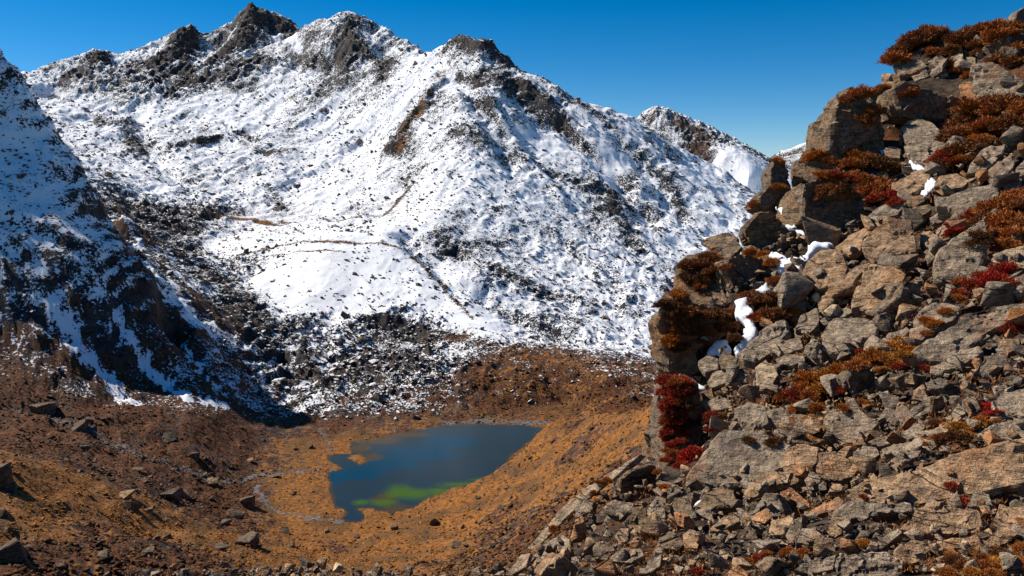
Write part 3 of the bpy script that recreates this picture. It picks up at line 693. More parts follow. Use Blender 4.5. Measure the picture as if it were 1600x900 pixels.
H2 += 0.22 * fbm(X2, Y2, 2.2, 4, 0.55, 21) + 0.25 * ridged(X2, Y2, 5.0, 3, 0.5, 22) * sstep(8, 20, Y2) - 0.1
V2 = np.stack([X2, Y2, H2], -1).reshape(-1, 3)
i2 = np.arange(X2.size).reshape(X2.shape)
F2 = np.stack([i2[:-1, :-1], i2[:-1, 1:], i2[1:, 1:], i2[1:, :-1]], -1).reshape(-1, 4)
V2s = V2.copy(); V2s[:, 2] -= 0.026 * np.maximum(V2[:, 1], 0) * (1 - sstep(30, 38, V2[:, 1]))
tag(mesh_np('hillside', V2s, F2, M_SLOPE), kind='structure')
BV2 = BVHTree.FromPolygons([tuple(v) for v in V2], [tuple(f) for f in F2.tolist()])
def hit(px, py, bv=None):
    d = Vector(ray(px, py)).normalized()
    h = (bv or BV2).ray_cast(Vector((0, 0, 0)), d)
    return h[0]
def depth_at(px, py):
    for k in range(0, 60, 4):
        h = hit(px + k * 0.6, py + k)
        if h is not None: return h.y
    return 20.0

# ------------------------------------------------------------------ one rock from the outline of its main face
def vnoise(P, lam, seed, oct=3):
    s, a = 0, 1.0
    for i in range(oct):
        k = 2 ** i / lam
        s = s + a * (perlin(P[:, 0] * k + seed * 3.1 + 0.7 * P[:, 2] * k, P[:, 1] * k - seed * 1.7 + 0.6 * P[:, 2] * k) + perlin(P[:, 2] * k + seed, P[:, 0] * 0.5 * k + 9.1 * i)) * 0.5
        a *= 0.5
    return s
NORM = {'l': (-0.56, -0.42, 0.72), 'f': (0.22, -0.95, 0.20), 't': (-0.30, -0.40, 0.87), 's': (-0.72, -0.62, 0.32), 'r': (0.35, -0.72, 0.60), 'b': (-0.42, -0.54, 0.73)}
ROCKS = []          # objects with their picture centre and short name
ALLV, ALLF, _no = [], [], [0]
def add_bvh(V, F):
    ALLV.append(V); ALLF.append(F + _no[0]); _no[0] += len(V)
def rock(poly, nk, k, tint, rust, label, cat='boulder', name='boulder', D=None, rough=1.0, thin=False, group=None, mat=None, cell=None):
    poly = np.array(poly, dtype=float)
    cx, cy = poly.mean(0)
    if nk in ('f', 's'): poly = poly.mean(0) + 0.94 * (poly - poly.mean(0))
    ar = 0.5 * abs(np.dot(poly[:, 0], np.roll(poly[:, 1], 1)) - np.dot(poly[:, 1], np.roll(poly[:, 0], 1)))
    seed = int(cx * 7 + cy * 13) % 997
    r = np.random.default_rng(seed)
    D0 = D
    if D is None: D = depth_at(cx, cy)
    ext = math.sqrt(ar) * D / FPX
    t = k * ext
    n = np.array(NORM[nk]) + r.normal(0, 0.09, 3); n /= np.linalg.norm(n)
    c = at(cx, cy, D)
    gaps = []                                    # seat the face on the slope: most of it just proud of the ground
    for px, py in poly:
        qx, qy = cx + 0.8 * (px - cx), cy + 0.8 * (py - cy)
        h = hit(qx, qy); d = ray(qx, qy)
        if h is not None: gaps.append(h.y - (d * (np.dot(n, c) / np.dot(n, d)))[1])
    if len(gaps) > 2:
        sh = np.percentile(gaps, 15) - 0.22 * ext
        if D0 is None or sh < 0: D += max(sh, -0.9 * ext if nk != 'f' else -1.8 * ext)
        if not thin: t = max(t, 0.6 * (np.percentile(gaps, 85) - sh) * abs(n[1]))
        t = min(t, (1.6 if nk != 'f' else 2.2) * ext)
    c = at(cx, cy, D)
    front = []
    for px, py in poly:
        d = ray(px, py); s = np.dot(n, c) / np.dot(n, d)
        q = d * s
        lim = 2.2 * ext
        front.append(q if np.linalg.norm(q - c) < lim else d * (D / d[1]))
    front = np.array(front)
    e = -n * 0.9 + np.array((0.05, 0.2, -0.35)) if nk != 'f' else -n * 0.9 + np.array((0, 0.2, -0.1))
    e /= np.linalg.norm(e)
    m = front.mean(0)
    # slightly domed, with a broken rim
    nv = len(front)
    back = m + (front - m) * r.uniform(0.72, 0.98, (nv, 1)) + e * t * r.uniform(0.8, 1.15, (nv, 1))
    mid = m + (front - m) * r.uniform(0.97, 1.06, (nv, 1)) + e * t * r.uniform(0.28, 0.5, (nv, 1))
    cross = (front[1] - front[0])
    if np.dot(np.cross(front[1] - m, front[0] - m), n) > 0:
        front, mid, back = front[::-1], mid[::-1], back[::-1]
    bm = bmesh.new()
    a = [bm.verts.new(v) for v in front]; b = [bm.verts.new(v) for v in mid]; d_ = [bm.verts.new(v) for v in back]
    bm.faces.new(a); bm.faces.new(d_[::-1])
    for i in range(nv):
        j = (i + 1) % nv
        bm.faces.new((a[j], a[i], b[i], b[j])); bm.faces.new((b[j], b[i], d_[i], d_[j]))
    bmesh.ops.recalc_face_normals(bm, faces=bm.faces)
    bmesh.ops.bevel(bm, geom=bm.edges[:], offset=0.028 * ext, segments=1, affect='EDGES', profile=0.6)
    bmesh.ops.triangulate(bm, faces=bm.faces)
    L = cell or max(4.2 * D / FPX, ext / 18)
    for _ in range(7):
        es = [x for x in bm.edges if x.calc_length() > L * 1.5]
        if not es or len(bm.faces) > 9000: break
        bmesh.ops.subdivide_edges(bm, edges=es, cuts=1)
        bmesh.ops.triangulate(bm, faces=[f for f in bm.faces if len(f.verts) > 3])
    bm.normal_update()
    P = np.array([v.co[:] for v in bm.verts]); Nn = np.array([v.normal[:] for v in bm.verts])
    # bedding planes: steps along the dip, then lumps and chips
    bed = P @ np.array((-0.42, -0.20, 0.88))
    lay = (bed / (0.16 * ext + 0.05) + 0.35 * vnoise(P, ext * 0.5, seed)) % 1.0
    disp = rough * (0.065 * ext * vnoise(P, ext * 0.6, seed, 3) + 0.035 * ext * vnoise(P, ext * 0.14, seed + 5, 2) - 0.024 * ext * np.where(lay < 0.18, 1, 0) * (0.4 + vnoise(P, ext * 0.3, seed + 9, 1)))
    # broken facets: every cell of the block has its own plane
    ns = 9 if ext < 0.6 else 16 if ext < 2 else 30
    S = P[r.integers(0, len(P), ns)] + r.normal(0, 0.12 * ext, (ns, 3))
    Pw = P + 0.10 * ext * np.stack([vnoise(P, ext * 0.4, seed + 21, 2), vnoise(P, ext * 0.4, seed + 22, 2), vnoise(P, ext * 0.4, seed + 23, 2)], -1)
    cell_i = ((Pw[:, None, :] - S[None]) ** 2).sum(-1).argmin(1)
    fq = 1.0 if nk in ('f', 's') else 0.5
    off_ = r.normal(0, 0.034 * ext * fq, ns); tl = r.normal(0, 0.13 * fq, (ns, 3))
    disp = disp + rough * (off_[cell_i] + ((P - S[cell_i]) * tl[cell_i]).sum(1))
    P = P + Nn * disp[:, None]
    F = np.array([[v.index for v in f.verts] for f in bm.faces])
    bm.free()
    ctr = P.mean(0)
    o = mesh_np(name, P - ctr, F, mat or M_ROCK, smooth=True)
    o.data.set_sharp_from_angle(angle=math.radians(22))
    o.location = ctr
    tn = {'g': (1, 1, 1), 'd': (0.55, 0.55, 0.55), 'p': (1.3, 1.25, 1.15), 'w': (1.2, 1.02, 0.85), 'b': (0.72, 0.66, 0.58), 'o': (1.5, 0.95, 0.62)}[tint]
    o.color = (*tn, rust)
    tag(o, label, cat, group)
    add_bvh(P, F)
    ROCKS.append((o, cx, cy))
    return o
def off(ox, oy, s, pts): return [(ox + x / s, oy + y / s) for x, y in pts]

# cliffs and buttresses of the skyline
CL = dict(cat='rock outcrop', name='rock_outcrop')
rock([(1296, 232), (1299, 190), (1303, 160), (1314, 150), (1327, 129), (1345, 144), (1362, 160), (1380, 176), (1386, 215), (1386, 252), (1340, 258), (1300, 250)], 'f', 0.9, 'b', 0.35, 'jagged grey rock tower with pointed top at the edge of the cliff', D=42.0, **CL)
rock([(1357, 146), (1372, 136), (1389, 150), (1386, 172), (1368, 174)], 'f', 0.8, 'd', 0.2, 'dark block wedged in the cleft beside the pointed rock tower', D=42.5)
rock([(1374, 110), (1404, 113), (1412, 124), (1396, 134), (1391, 160), (1398, 192), (1413, 218), (1398, 214), (1386, 180), (1380, 140)], 's', 0.8, 'w', 0.5, 'tall narrow rock face lit yellowish along the dark cleft', D=42.3, **CL)
rock([(1392, 137), (1412, 124), (1440, 133), (1500, 146), (1510, 160), (1480, 190), (1430, 184), (1404, 178)], 'f', 0.9, 'b', 0.3, 'wide overhanging block with dark underside high on the cliff', D=41.0, **CL)
rock([(1393, 95), (1440, 92), (1450, 103), (1425, 115), (1405, 116)], 'b', 0.5, 'g', 0.3, 'flat grey slab below the heather on the summit ledge')
rock([(1450, 96), (1470, 82), (1482, 95), (1464, 104)], 'l', 0.6, 'g', 0.2, 'small angular block right of the flat summit slab')
rock([(1454, 109), (1475, 98), (1481, 116), (1464, 123)], 'b', 0.6, 'g', 0.3, 'grey block in the stone heap under the summit heather')
rock([(1425, 119), (1448, 109), (1452, 119), (1430, 127)], 'b', 0.5, 'g', 0.3, 'thin grey stone lying below the flat summit slab')
rock([(1475, 64), (1484, 62), (1506, 80), (1504, 93), (1490, 92), (1476, 76)], 'b', 0.6, 'p', 0.3, 'pale greenish slab leaning in the summit heather')
rock([(1521, 102), (1550, 99), (1575, 110), (1600, 124), (1603, 158), (1560, 152), (1538, 142), (1521, 126)], 'b', 0.8, 'g', 0.4, 'large speckled block with rusty top at the upper right', **CL)
rock([(1500, 132), (1520, 127), (1538, 150), (1530, 158), (1500, 146)], 'b', 0.6, 'o', 0.8, 'reddish rock left of the large speckled block')
rock([(1410, 196), (1434, 179), (1460, 190), (1476, 210), (1491, 225), (1490, 242), (1430, 242), (1414, 222)], 'b', 0.8, 'g', 0.2, 'broad grey buttress under the overhanging block', **CL)
rock([(1582, 36), (1590, 18), (1604, 8), (1606, 40), (1590, 42)], 'f', 0.8, 'g', 0.2, 'grey rock poking above the heather at the top right corner', D=41.0)
rock([(1574, 54), (1584, 46), (1604, 42), (1604, 90), (1582, 80)], 'f', 0.8, 'd', 0.6, 'dark block with yellow streak at the top right')
rock([(1520, 46), (1535, 42), (1533, 60), (1523, 62)], 'f', 0.7, 'd', 0.3, 'dark small stone standing in the skyline heather')
rock([(1535, 63), (1552, 57), (1561, 68), (1546, 78)], 'b', 0.6, 'b', 0.2, 'brown grey stone below the dark skyline stone')
rock([(1543, 88), (1572, 78), (1570, 86), (1548, 92)], 'l', 0.4, 'g', 0.3, 'thin slanting slab near the top right heather')
rock([(1508, 88), (1524, 90), (1526, 104), (1512, 106)], 'b', 0.7, 'p', 0.4, 'pale block beside the large speckled block')
rock([(1567, 92), (1580, 88), (1584, 98), (1568, 102)], 'b', 0.7, 'g', 0.2, 'small grey stone above the large speckled block')
# middle cliff step
rock([(1203, 292), (1204, 263), (1212, 248), (1226, 255), (1236, 280), (1240, 300), (1212, 302)], 'f', 0.9, 'd', 0.4, 'dark little pinnacle at the left edge of the cliff step', D=37.0, **CL)
rock([(1238, 262), (1252, 238), (1266, 230), (1288, 242), (1312, 258), (1314, 275), (1284, 282), (1250, 280), (1240, 285)], 'b', 0.7, 'b', 0.9, 'mossy orange topped layered ledge on the cliff shoulder', D=38.5, **CL)
rock([(1252, 345), (1253, 300), (1258, 278), (1290, 274), (1325, 285), (1354, 305), (1358, 345), (1330, 362), (1290, 372)], 'f', 0.7, 'b', 0.35, 'broad shaded rock wall with horizontal cracks on the cliff', D=36.6, **CL)
rock([(1186, 306), (1199, 290), (1220, 294), (1244, 304), (1250, 326), (1242, 342), (1206, 334), (1186, 320)], 'f', 0.7, 'd', 0.7, 'dark ledge with orange moss below the little pinnacle', D=36.6, **CL)
rock([(1160, 362), (1172, 345), (1186, 330), (1208, 330), (1226, 346), (1240, 362), (1238, 385), (1204, 392), (1172, 380)], 'f', 0.8, 'b', 0.3, 'rounded brown shaded outcrop under the dark ledge', D=35.2, **CL)
rock([(1190, 388), (1222, 372), (1248, 352), (1272, 366), (1272, 388), (1246, 404), (1214, 397)], 'f', 0.7, 'd', 0.3, 'low dark rock shelf above the white snow tongue', D=34.2, **CL)
rock([(1170, 318), (1186, 312), (1206, 324), (1200, 338), (1178, 336)], 'b', 0.6, 'b', 0.8, 'mossy brown step left of the dark ledge', D=36.0)
rock([(1094, 378), (1110, 370), (1140, 362), (1154, 370), (1148, 380), (1110, 388)], 'b', 0.5, 'b', 0.4, 'flat projecting slab at the cliff edge above the bulging outcrop', D=33.0)
rock([(1053, 455), (1057, 420), (1075, 393), (1098, 390), (1120, 396), (1132, 420), (1130, 450), (1142, 474), (1110, 480), (1070, 468)], 'b', 0.8, 'b', 0.75, 'bulging dark outcrop with brown heather at the cliff edge', D=31.0, **CL)
rock([(1112, 392), (1132, 380), (1152, 376), (1160, 386), (1140, 404), (1124, 404)], 'b', 0.6, 'b', 0.3, 'brown block on top of the bulging outcrop', D=31.4)
rock([(1130, 422), (1136, 402), (1160, 394), (1190, 404), (1216, 420), (1224, 428), (1204, 440), (1180, 452), (1146, 452)], 'f', 0.8, 'b', 0.3, 'pair of dark rounded rocks left of the snow tongue', D=31.0, **CL)
rock([(1156, 388), (1180, 378), (1204, 392), (1216, 414), (1186, 404)], 'b', 0.5, 'b', 1.0, 'orange mossy rock shelf bordering the snow tongue', D=32.6)
rock([(1024, 500), (1032, 486), (1044, 470), (1058, 452), (1084, 470), (1120, 476), (1146, 498), (1146, 524), (1112, 532), (1090, 552), (1100, 582), (1076, 598), (1048, 582), (1033, 548)], 'f', 0.8, 'b', 0.85, 'huge overhanging outcrop with shaggy brown heather by the valley', D=28.4, **CL)
rock([(1044, 742), (1038, 700), (1040, 640), (1050, 600), (1062, 582), (1092, 596), (1096, 640), (1084, 690), (1066, 724)], 'f', 0.9, 'b', 0.5, 'upright pillar hung with red heather at the left cliff foot', D=26.0, **CL)
rock([(1034, 700), (1037, 660), (1044, 620), (1054, 640), (1050, 690), (1042, 730)], 's', 0.3, 'p', 0.3, 'sunlit-tinted narrow rock edge along the left of the red pillar', D=25.4, thin=True, rough=0.4)  # pale tint puts the pillar's sunlit edge into the colour
# boulders of the upper field
rock([(1252, 428), (1262, 406), (1284, 391), (1312, 388), (1326, 418), (1316, 444), (1272, 452), (1256, 442)], 'b', 0.7, 'w', 0.3, 'rounded striped boulder right of the snow tongue')
rock([(1393, 286), (1440, 263), (1454, 270), (1450, 286), (1424, 304), (1410, 306), (1397, 292)], 'b', 0.6, 'w', 0.2, 'brown boulder between two small snow patches high up')
rock([(1380, 232), (1391, 226), (1408, 231), (1406, 246), (1384, 246)], 'b', 0.7, 'g', 0.2, 'small squarish stone left of the tall grey block')
rock([(1412, 228), (1450, 226), (1453, 254), (1442, 263), (1426, 256)], 'b', 0.7, 'g', 0.2, 'tall grey block above the small snow patch')
rock([(1459, 302), (1482, 306), (1520, 290), (1556, 287), (1562, 304), (1532, 330), (1508, 336), (1486, 323), (1461, 322)], 'b', 0.6, 'g', 0.2, 'broad grey block with dark undercut below a rusty slab')
rock([(1462, 286), (1468, 274), (1494, 270), (1515, 282), (1506, 292), (1474, 298)], 'b', 0.5, 'w', 0.7, 'rusty slab resting above the broad grey block')
rock([(1511, 271), (1522, 248), (1536, 232), (1572, 224), (1566, 240), (1546, 262)], 'l', 0.6, 'g', 0.3, 'long slab leaning up to the right below heather')
rock([(1545, 266), (1560, 252), (1578, 242), (1587, 256), (1570, 276), (1554, 272)], 'b', 0.6, 'g', 0.2, 'grey wedge stone beside the leaning upper slab')
rock([(1588, 262), (1602, 248), (1606, 272), (1592, 276)], 'b', 0.7, 'p', 0.3, 'yellowish stone at the right edge below the heather')
rock([(1563, 282), (1582, 274), (1598, 278), (1594, 294), (1570, 296)], 'b', 0.7, 'g', 0.2, 'grey stone at the right edge above the red bush')
rock([(1356, 338), (1376, 322), (1408, 311), (1416, 318), (1404, 334), (1372, 346)], 'b', 0.5, 'g', 0.2, 'flat layered stone above the great rusty block')
rock([(1416, 316), (1426, 305), (1443, 303), (1446, 313), (1426, 326)], 'b', 0.6, 'b', 0.5, 'brown stone behind the flat layered stone')
rock([(1408, 332), (1432, 322), (1454, 318), (1456, 328), (1438, 339), (1414, 341)], 'b', 0.5, 'b', 0.3, 'dark low stone between the layered stone and broad block')
rock([(1452, 340), (1468, 330), (1482, 330), (1476, 344), (1462, 350)], 'b', 0.6, 'g', 0.3, 'small flat stone under the broad grey block')
rock([(1349, 384), (1356, 362), (1380, 347), (1424, 346), (1433, 378), (1431, 406), (1400, 416), (1364, 406)], 'b', 0.6, 'w', 0.75, 'great rusty block in the middle of the boulder field')
rock([(1306, 386), (1330, 366), (1372, 346), (1378, 352), (1350, 370), (1344, 392), (1326, 398)], 'l', 0.5, 'w', 0.5, 'sloping slab tucked left of the great rusty block')
rock([(1462, 362), (1478, 344), (1494, 333), (1500, 344), (1484, 366), (1474, 372)], 'l', 0.5, 'p', 0.2, 'pale leaning slab beside a strip of red bush')
rock([(1437, 378), (1442, 364), (1452, 360), (1474, 372), (1460, 388), (1444, 386)], 'b', 0.7, 'w', 0.6, 'orange tinged block right of the great rusty block')
rock([(1456, 412), (1468, 392), (1484, 378), (1512, 356), (1540, 330), (1546, 362), (1536, 400), (1522, 440), (1492, 442), (1466, 432)], 'b', 0.7, 'g', 0.2, 'big pale grey block with a shaded right side')
rock([(1446, 400), (1452, 386), (1466, 386), (1462, 402), (1450, 412)], 'b', 0.7, 'g', 0.2, 'small stone wedged left of the big pale grey block')
rock([(1546, 404), (1566, 391), (1604, 384), (1604, 420), (1562, 416)], 'b', 0.6, 'p', 0.3, 'yellow grey block at the right edge above the red bush')
rock([(1586, 434), (1604, 426), (1604, 462), (1590, 460)], 'b', 0.7, 'g', 0.2, 'greenish grey rock at the right edge beside the red bush')
rock([(1278, 470), (1300, 446), (1336, 414), (1352, 402), (1358, 410), (1332, 444), (1300, 472), (1284, 488)], 'l', 0.35, 'w', 0.3, 'long pale slab leaning against the great rusty block')
rock([(1330, 480), (1342, 444), (1352, 414), (1396, 413), (1418, 428), (1404, 452), (1382, 478), (1350, 486)], 'b', 0.65, 'w', 0.45, 'large tilted slab with a smooth tan face')
rock([(1404, 464), (1416, 434), (1438, 440), (1441, 478), (1404, 492), (1370, 490), (1384, 480)], 'f', 0.7, 'b', 0.2, 'shade-tinted side piece under the large tan slab')  # the tan slab's shaded side, with the shade put into its darker tint
rock([(1280, 522), (1304, 497), (1364, 497), (1371, 514), (1362, 540), (1300, 552), (1284, 545)], 'b', 0.5, 'g', 0.35, 'six sided grey slab above the golden grass')
rock([(1370, 504), (1375, 490), (1394, 487), (1407, 494), (1396, 514), (1372, 522)], 'f', 0.8, 'd', 0.3, 'dark cube shaped boulder beside the six sided slab')
rock([(1281, 500), (1300, 489), (1326, 481), (1334, 487), (1308, 500), (1290, 508)], 'l', 0.3, 'g', 0.2, 'thin slab lying above the six sided slab')
rock([(1371, 534), (1390, 520), (1416, 510), (1423, 516), (1402, 532), (1374, 541)], 'l', 0.4, 'g', 0.3, 'narrow flat stone right of the six sided slab')
rock([(1422, 520), (1428, 496), (1442, 478), (1472, 470), (1502, 480), (1490, 500), (1456, 518), (1436, 536)], 'b', 0.5, 'g', 0.5, 'rounded grey outcrop with golden grass on its back')
rock([(1409, 558), (1450, 530), (1500, 500), (1556, 482), (1604, 472), (1604, 492), (1544, 520), (1492, 558), (1468, 566), (1432, 562)], 'b', 0.35, 'g', 0.4, 'long diagonal slab with a dark front edge')
rock([(1468, 570), (1500, 547), (1530, 540), (1536, 550), (1502, 572), (1472, 580)], 'l', 0.4, 'g', 0.2, 'flat stone below the long diagonal slab')
rock([(1511, 526), (1530, 515), (1548, 525), (1532, 534)], 'b', 0.6, 'g', 0.3, 'small block perched on the long diagonal slab')
rock([(1518, 580), (1538, 556), (1570, 553), (1577, 568), (1546, 588)], 'b', 0.6, 'b', 0.3, 'blocky brown stone at the right below the diagonal slab')
rock([(1560, 530), (1590, 528), (1598, 540), (1576, 552)], 'b', 0.6, 'w', 0.4, 'layered stone at the right end of the diagonal slab')
rock([(1324, 592), (1331, 579), (1370, 581), (1376, 608), (1340, 613), (1328, 608)], 'f', 0.8, 'd', 0.15, 'black fronted cube in the golden grass')
rock([(1398, 592), (1414, 583), (1448, 587), (1446, 604), (1404, 608)], 'f', 0.6, 'b', 0.2, 'dark flat stone right of the black fronted cube')
rock([(1154, 551), (1172, 530), (1196, 512), (1226, 503), (1231, 520), (1204, 552), (1182, 566), (1162, 561)], 'b', 0.6, 'g', 0.15, 'long grey boulder beside the snow gully')
rock([(1202, 542), (1210, 531), (1250, 527), (1256, 544), (1226, 553), (1206, 551)], 'b', 0.5, 'g', 0.3, 'grey slab right of the long grey boulder')
rock([(1212, 561), (1230, 552), (1256, 555), (1258, 565), (1236, 571), (1218, 569)], 'b', 0.5, 'g', 0.2, 'oval pale stone below the grey slab')
rock([(1241, 515), (1252, 492), (1276, 482), (1281, 500), (1268, 525), (1246, 529)], 'b', 0.6, 'g', 0.2, 'upright grey stone left of the six sided slab')
rock([(1254, 548), (1270, 524), (1280, 536), (1286, 568), (1276, 572), (1264, 560)], 's', 0.5, 'g', 0.3, 'narrow slab standing against the six sided slab')
rock([(1180, 573), (1196, 560), (1208, 572), (1216, 586), (1204, 605), (1182, 612)], 'l', 0.7, 'p', 0.2, 'pale five sided block beside the dry grass')
rock([(1089, 570), (1105, 556), (1122, 560), (1122, 576), (1102, 583)], 'b', 0.7, 'g', 0.15, 'grey block at the foot of the overhanging outcrop')
rock([(1122, 562), (1130, 547), (1152, 560), (1150, 578), (1126, 576)], 'b', 0.7, 'b', 0.15, 'dark grey block under the snow gully')
rock([(1105, 597), (1114, 582), (1136, 580), (1141, 596), (1112, 606)], 'b', 0.7, 'g', 0.2, 'grey stone stacked over a layered slab by the cliff')
rock([(1137, 588), (1160, 580), (1166, 591), (1152, 600), (1138, 598)], 'b', 0.6, 'w', 0.2, 'brown layered block beside the stacked grey stone')
rock([(1235, 472), (1247, 466), (1262, 470), (1258, 482), (1240, 484)], 'b', 0.6, 'b', 0.3, 'small brown stone above the upright grey stone')
rock([(1222, 452), (1236, 446), (1250, 447), (1244, 458), (1226, 462)], 'l', 0.5, 'g', 0.2, 'thin grey flake in the heather below the striped boulder')
# boulders of the lower field
rock([(1082, 662), (1090, 632), (1100, 610), (1113, 604), (1118, 628), (1104, 668)], 's', 0.5, 'b', 0.15, 'tall shaded slab leaning beside the red pillar')
rock([(1106, 628), (1124, 618), (1141, 624), (1144, 637), (1116, 641)], 'b', 0.6, 'g', 0.15, 'grey stone in the stack above the ribbed slab')
rock([(1143, 668), (1156, 637), (1170, 632), (1232, 640), (1240, 650), (1216, 670), (1190, 683), (1150, 674)], 'b', 0.5, 'g', 0.15, 'ribbed grey slab scored with dark grooves', rough=1.6)
rock([(1214, 672), (1238, 646), (1268, 646), (1292, 668), (1306, 686), (1270, 693), (1240, 690)], 'b', 0.5, 'g', 1.0, 'mossy golden brown slab right of the ribbed slab')
rock([(1072, 748), (1102, 704), (1130, 668), (1186, 676), (1220, 684), (1236, 696), (1230, 730), (1200, 741), (1180, 758), (1120, 758), (1086, 755)], 'b', 0.35, 'g', 0.5, 'great flat triangular slab beside the red heather', rough=0.6)
rock([(1220, 710), (1244, 692), (1280, 700), (1276, 724), (1252, 748), (1238, 766), (1231, 740)], 'b', 0.5, 'w', 0.5, 'pointed slab touching the great triangular slab')
rock([(1158, 778), (1178, 746), (1208, 735), (1236, 736), (1230, 754), (1206, 760), (1180, 776)], 'l', 0.5, 'w', 0.5, 'sloping tan stone under the great triangular slab')
rock([(1285, 656), (1304, 638), (1334, 621), (1346, 640), (1374, 662), (1347, 693), (1320, 695), (1299, 676)], 'b', 0.6, 'g', 0.8, 'chunky boulder flecked with white and brown moss')
rock([(1421, 642), (1446, 621), (1475, 617), (1481, 628), (1444, 649), (1428, 652)], 'b', 0.6, 'g', 0.2, 'flat topped grey boulder with a dark right side')
rock([(1395, 642), (1409, 631), (1434, 650), (1426, 661), (1408, 659)], 'b', 0.7, 'g', 0.3, 'grey block left of the flat topped grey boulder')
rock([(1369, 656), (1384, 636), (1397, 640), (1396, 665), (1382, 671)], 'b', 0.7, 'g', 0.15, 'upright grey stone right of the moss flecked boulder')
rock([(1487, 647), (1497, 630), (1509, 645), (1494, 654)], 'l', 0.7, 'g', 0.15, 'small pointed stone right of the flat topped boulder')
rock([(1472, 606), (1482, 598), (1502, 602), (1500, 622), (1484, 616)], 'f', 0.8, 'b', 0.15, 'dark block above the flat topped boulder')
rock([(1446, 598), (1466, 590), (1482, 594), (1474, 606), (1450, 608)], 'b', 0.6, 'g', 0.3, 'tan block above the gap behind the flat topped boulder')
rock([(1550, 628), (1564, 612), (1604, 606), (1604, 652), (1576, 656), (1556, 646)], 'b', 0.7, 'g', 0.3, 'rounded lichen spotted boulder at the right edge')
rock([(1502, 630), (1512, 614), (1524, 618), (1532, 640), (1522, 650), (1508, 644)], 's', 0.6, 'g', 0.2, 'curved grey stone left of the lichen spotted boulder')
rock([(1409, 677), (1430, 660), (1446, 665), (1441, 680), (1420, 686)], 'b', 0.5, 'g', 0.3, 'grey stone with a dark hollow among small slabs')
rock([(1356, 690), (1378, 681), (1402, 681), (1398, 692), (1372, 698)], 'b', 0.4, 'g', 0.3, 'low grey stone right of the moss flecked boulder foot')
rock([(1376, 702), (1396, 693), (1436, 690), (1432, 700), (1390, 716), (1380, 712)], 'l', 0.4, 'g', 0.2, 'long dark edged slab above the pale bedrock')
rock([(1394, 714), (1406, 704), (1440, 703), (1434, 714), (1402, 728)], 'b', 0.5, 'g', 0.4, 'white speckled stone resting on the pale bedrock')
rock([(1334, 706), (1348, 695), (1370, 697), (1376, 710), (1348, 727), (1336, 719)], 'b', 0.7, 'g', 0.15, 'smooth grey boulder at the upper end of the pale bedrock')
rock([(1430, 674), (1470, 668), (1492, 672), (1470, 690), (1438, 692)], 'l', 0.35, 'p', 0.3, 'pale thin slab in front of the brown heather strip')
rock([(1534, 674), (1560, 660), (1604, 654), (1604, 686), (1576, 690), (1542, 686)], 'b', 0.4, 'g', 0.2, 'grey slab with a dark mouth at the right edge')
rock([(1318, 762), (1346, 746), (1430, 735), (1500, 702), (1560, 690), (1606, 684), (1606, 756), (1532, 772), (1440, 790), (1344, 786)], 'b', 0.25, 'w', 0.55, 'long pale bedrock slab rising to the right edge', cat='rock outcrop', name='rock_outcrop', rough=0.7)
rock([(1278, 706), (1304, 704), (1346, 730), (1332, 746), (1302, 752), (1284, 736)], 'b', 0.5, 'w', 0.4, 'tan slab between the dark gap and the pale bedrock')
rock([(1257, 750), (1268, 736), (1284, 742), (1282, 758), (1268, 770)], 'b', 0.7, 'g', 0.2, 'small split grey stone in the dark gap')
rock([(1176, 788), (1194, 769), (1216, 771), (1226, 795), (1220, 816), (1196, 820), (1181, 810)], 's', 0.7, 'g', 0.1, 'dark striped round boulder in the lower scree', rough=1.4)
rock([(1220, 769), (1235, 762), (1266, 785), (1266, 793), (1250, 796), (1222, 780)], 'l', 0.5, 'o', 0.95, 'orange rusty block beside the dark striped boulder')
rock([(1259, 801), (1284, 788), (1310, 775), (1319, 783), (1312, 794), (1272, 806)], 'l', 0.5, 'o', 0.5, 'pale orange wedge pointing left in the lower scree')
rock([(1302, 802), (1320, 788), (1372, 785), (1422, 785), (1427, 798), (1372, 803), (1330, 812), (1306, 815)], 'b', 0.35, 'g', 0.3, 'long level slab with a black undercut')
rock([(1198, 836), (1206, 814), (1230, 806), (1242, 800), (1238, 816), (1222, 836)], 'l', 0.6, 'w', 0.4, 'tan block below the dark striped boulder')
rock([(1148, 793), (1156, 792), (1180, 810), (1196, 826), (1176, 828), (1164, 814)], 'l', 0.4, 'g', 0.5, 'white flecked slab left of the dark striped boulder')
rock([(1108, 826), (1130, 808), (1152, 800), (1156, 814), (1124, 831)], 'l', 0.4, 'w', 0.3, 'flat tan stone at the left of the white flecked slab')
rock([(1244, 850), (1252, 826), (1272, 825), (1290, 840), (1262, 846)], 'b', 0.6, 'g', 0.2, 'triangular grey stone with a dark base')
rock([(1290, 831), (1300, 816), (1312, 808), (1331, 810), (1322, 825), (1302, 838)], 'l', 0.6, 'w', 0.5, 'knobbly tan stone beside the triangular grey stone')
rock([(1228, 838), (1240, 812), (1256, 800), (1252, 824), (1246, 846), (1234, 848)], 's', 0.6, 'g', 0.2, 'upright grey flake left of the triangular stone')
rock([(1304, 882), (1310, 868), (1340, 861), (1386, 864), (1406, 880), (1413, 902), (1360, 908), (1318, 906), (1305, 895)], 'b', 0.6, 'g', 0.1, 'white veined dark boulder at the bottom edge', rough=1.3)
rock([(1240, 890), (1268, 875), (1306, 868), (1302, 890), (1262, 897)], 'b', 0.5, 'g', 0.15, 'dark grey layered stone left of the white veined boulder')
rock([(1136, 896), (1153, 885), (1170, 894), (1166, 906), (1140, 908)], 'l', 0.7, 'o', 0.95, 'bright orange stone at the bottom edge')
rock([(1196, 892), (1214, 872), (1241, 884), (1228, 901), (1202, 898)], 'f', 0.8, 'b', 0.2, 'dark sided block with a lit left edge at the bottom')
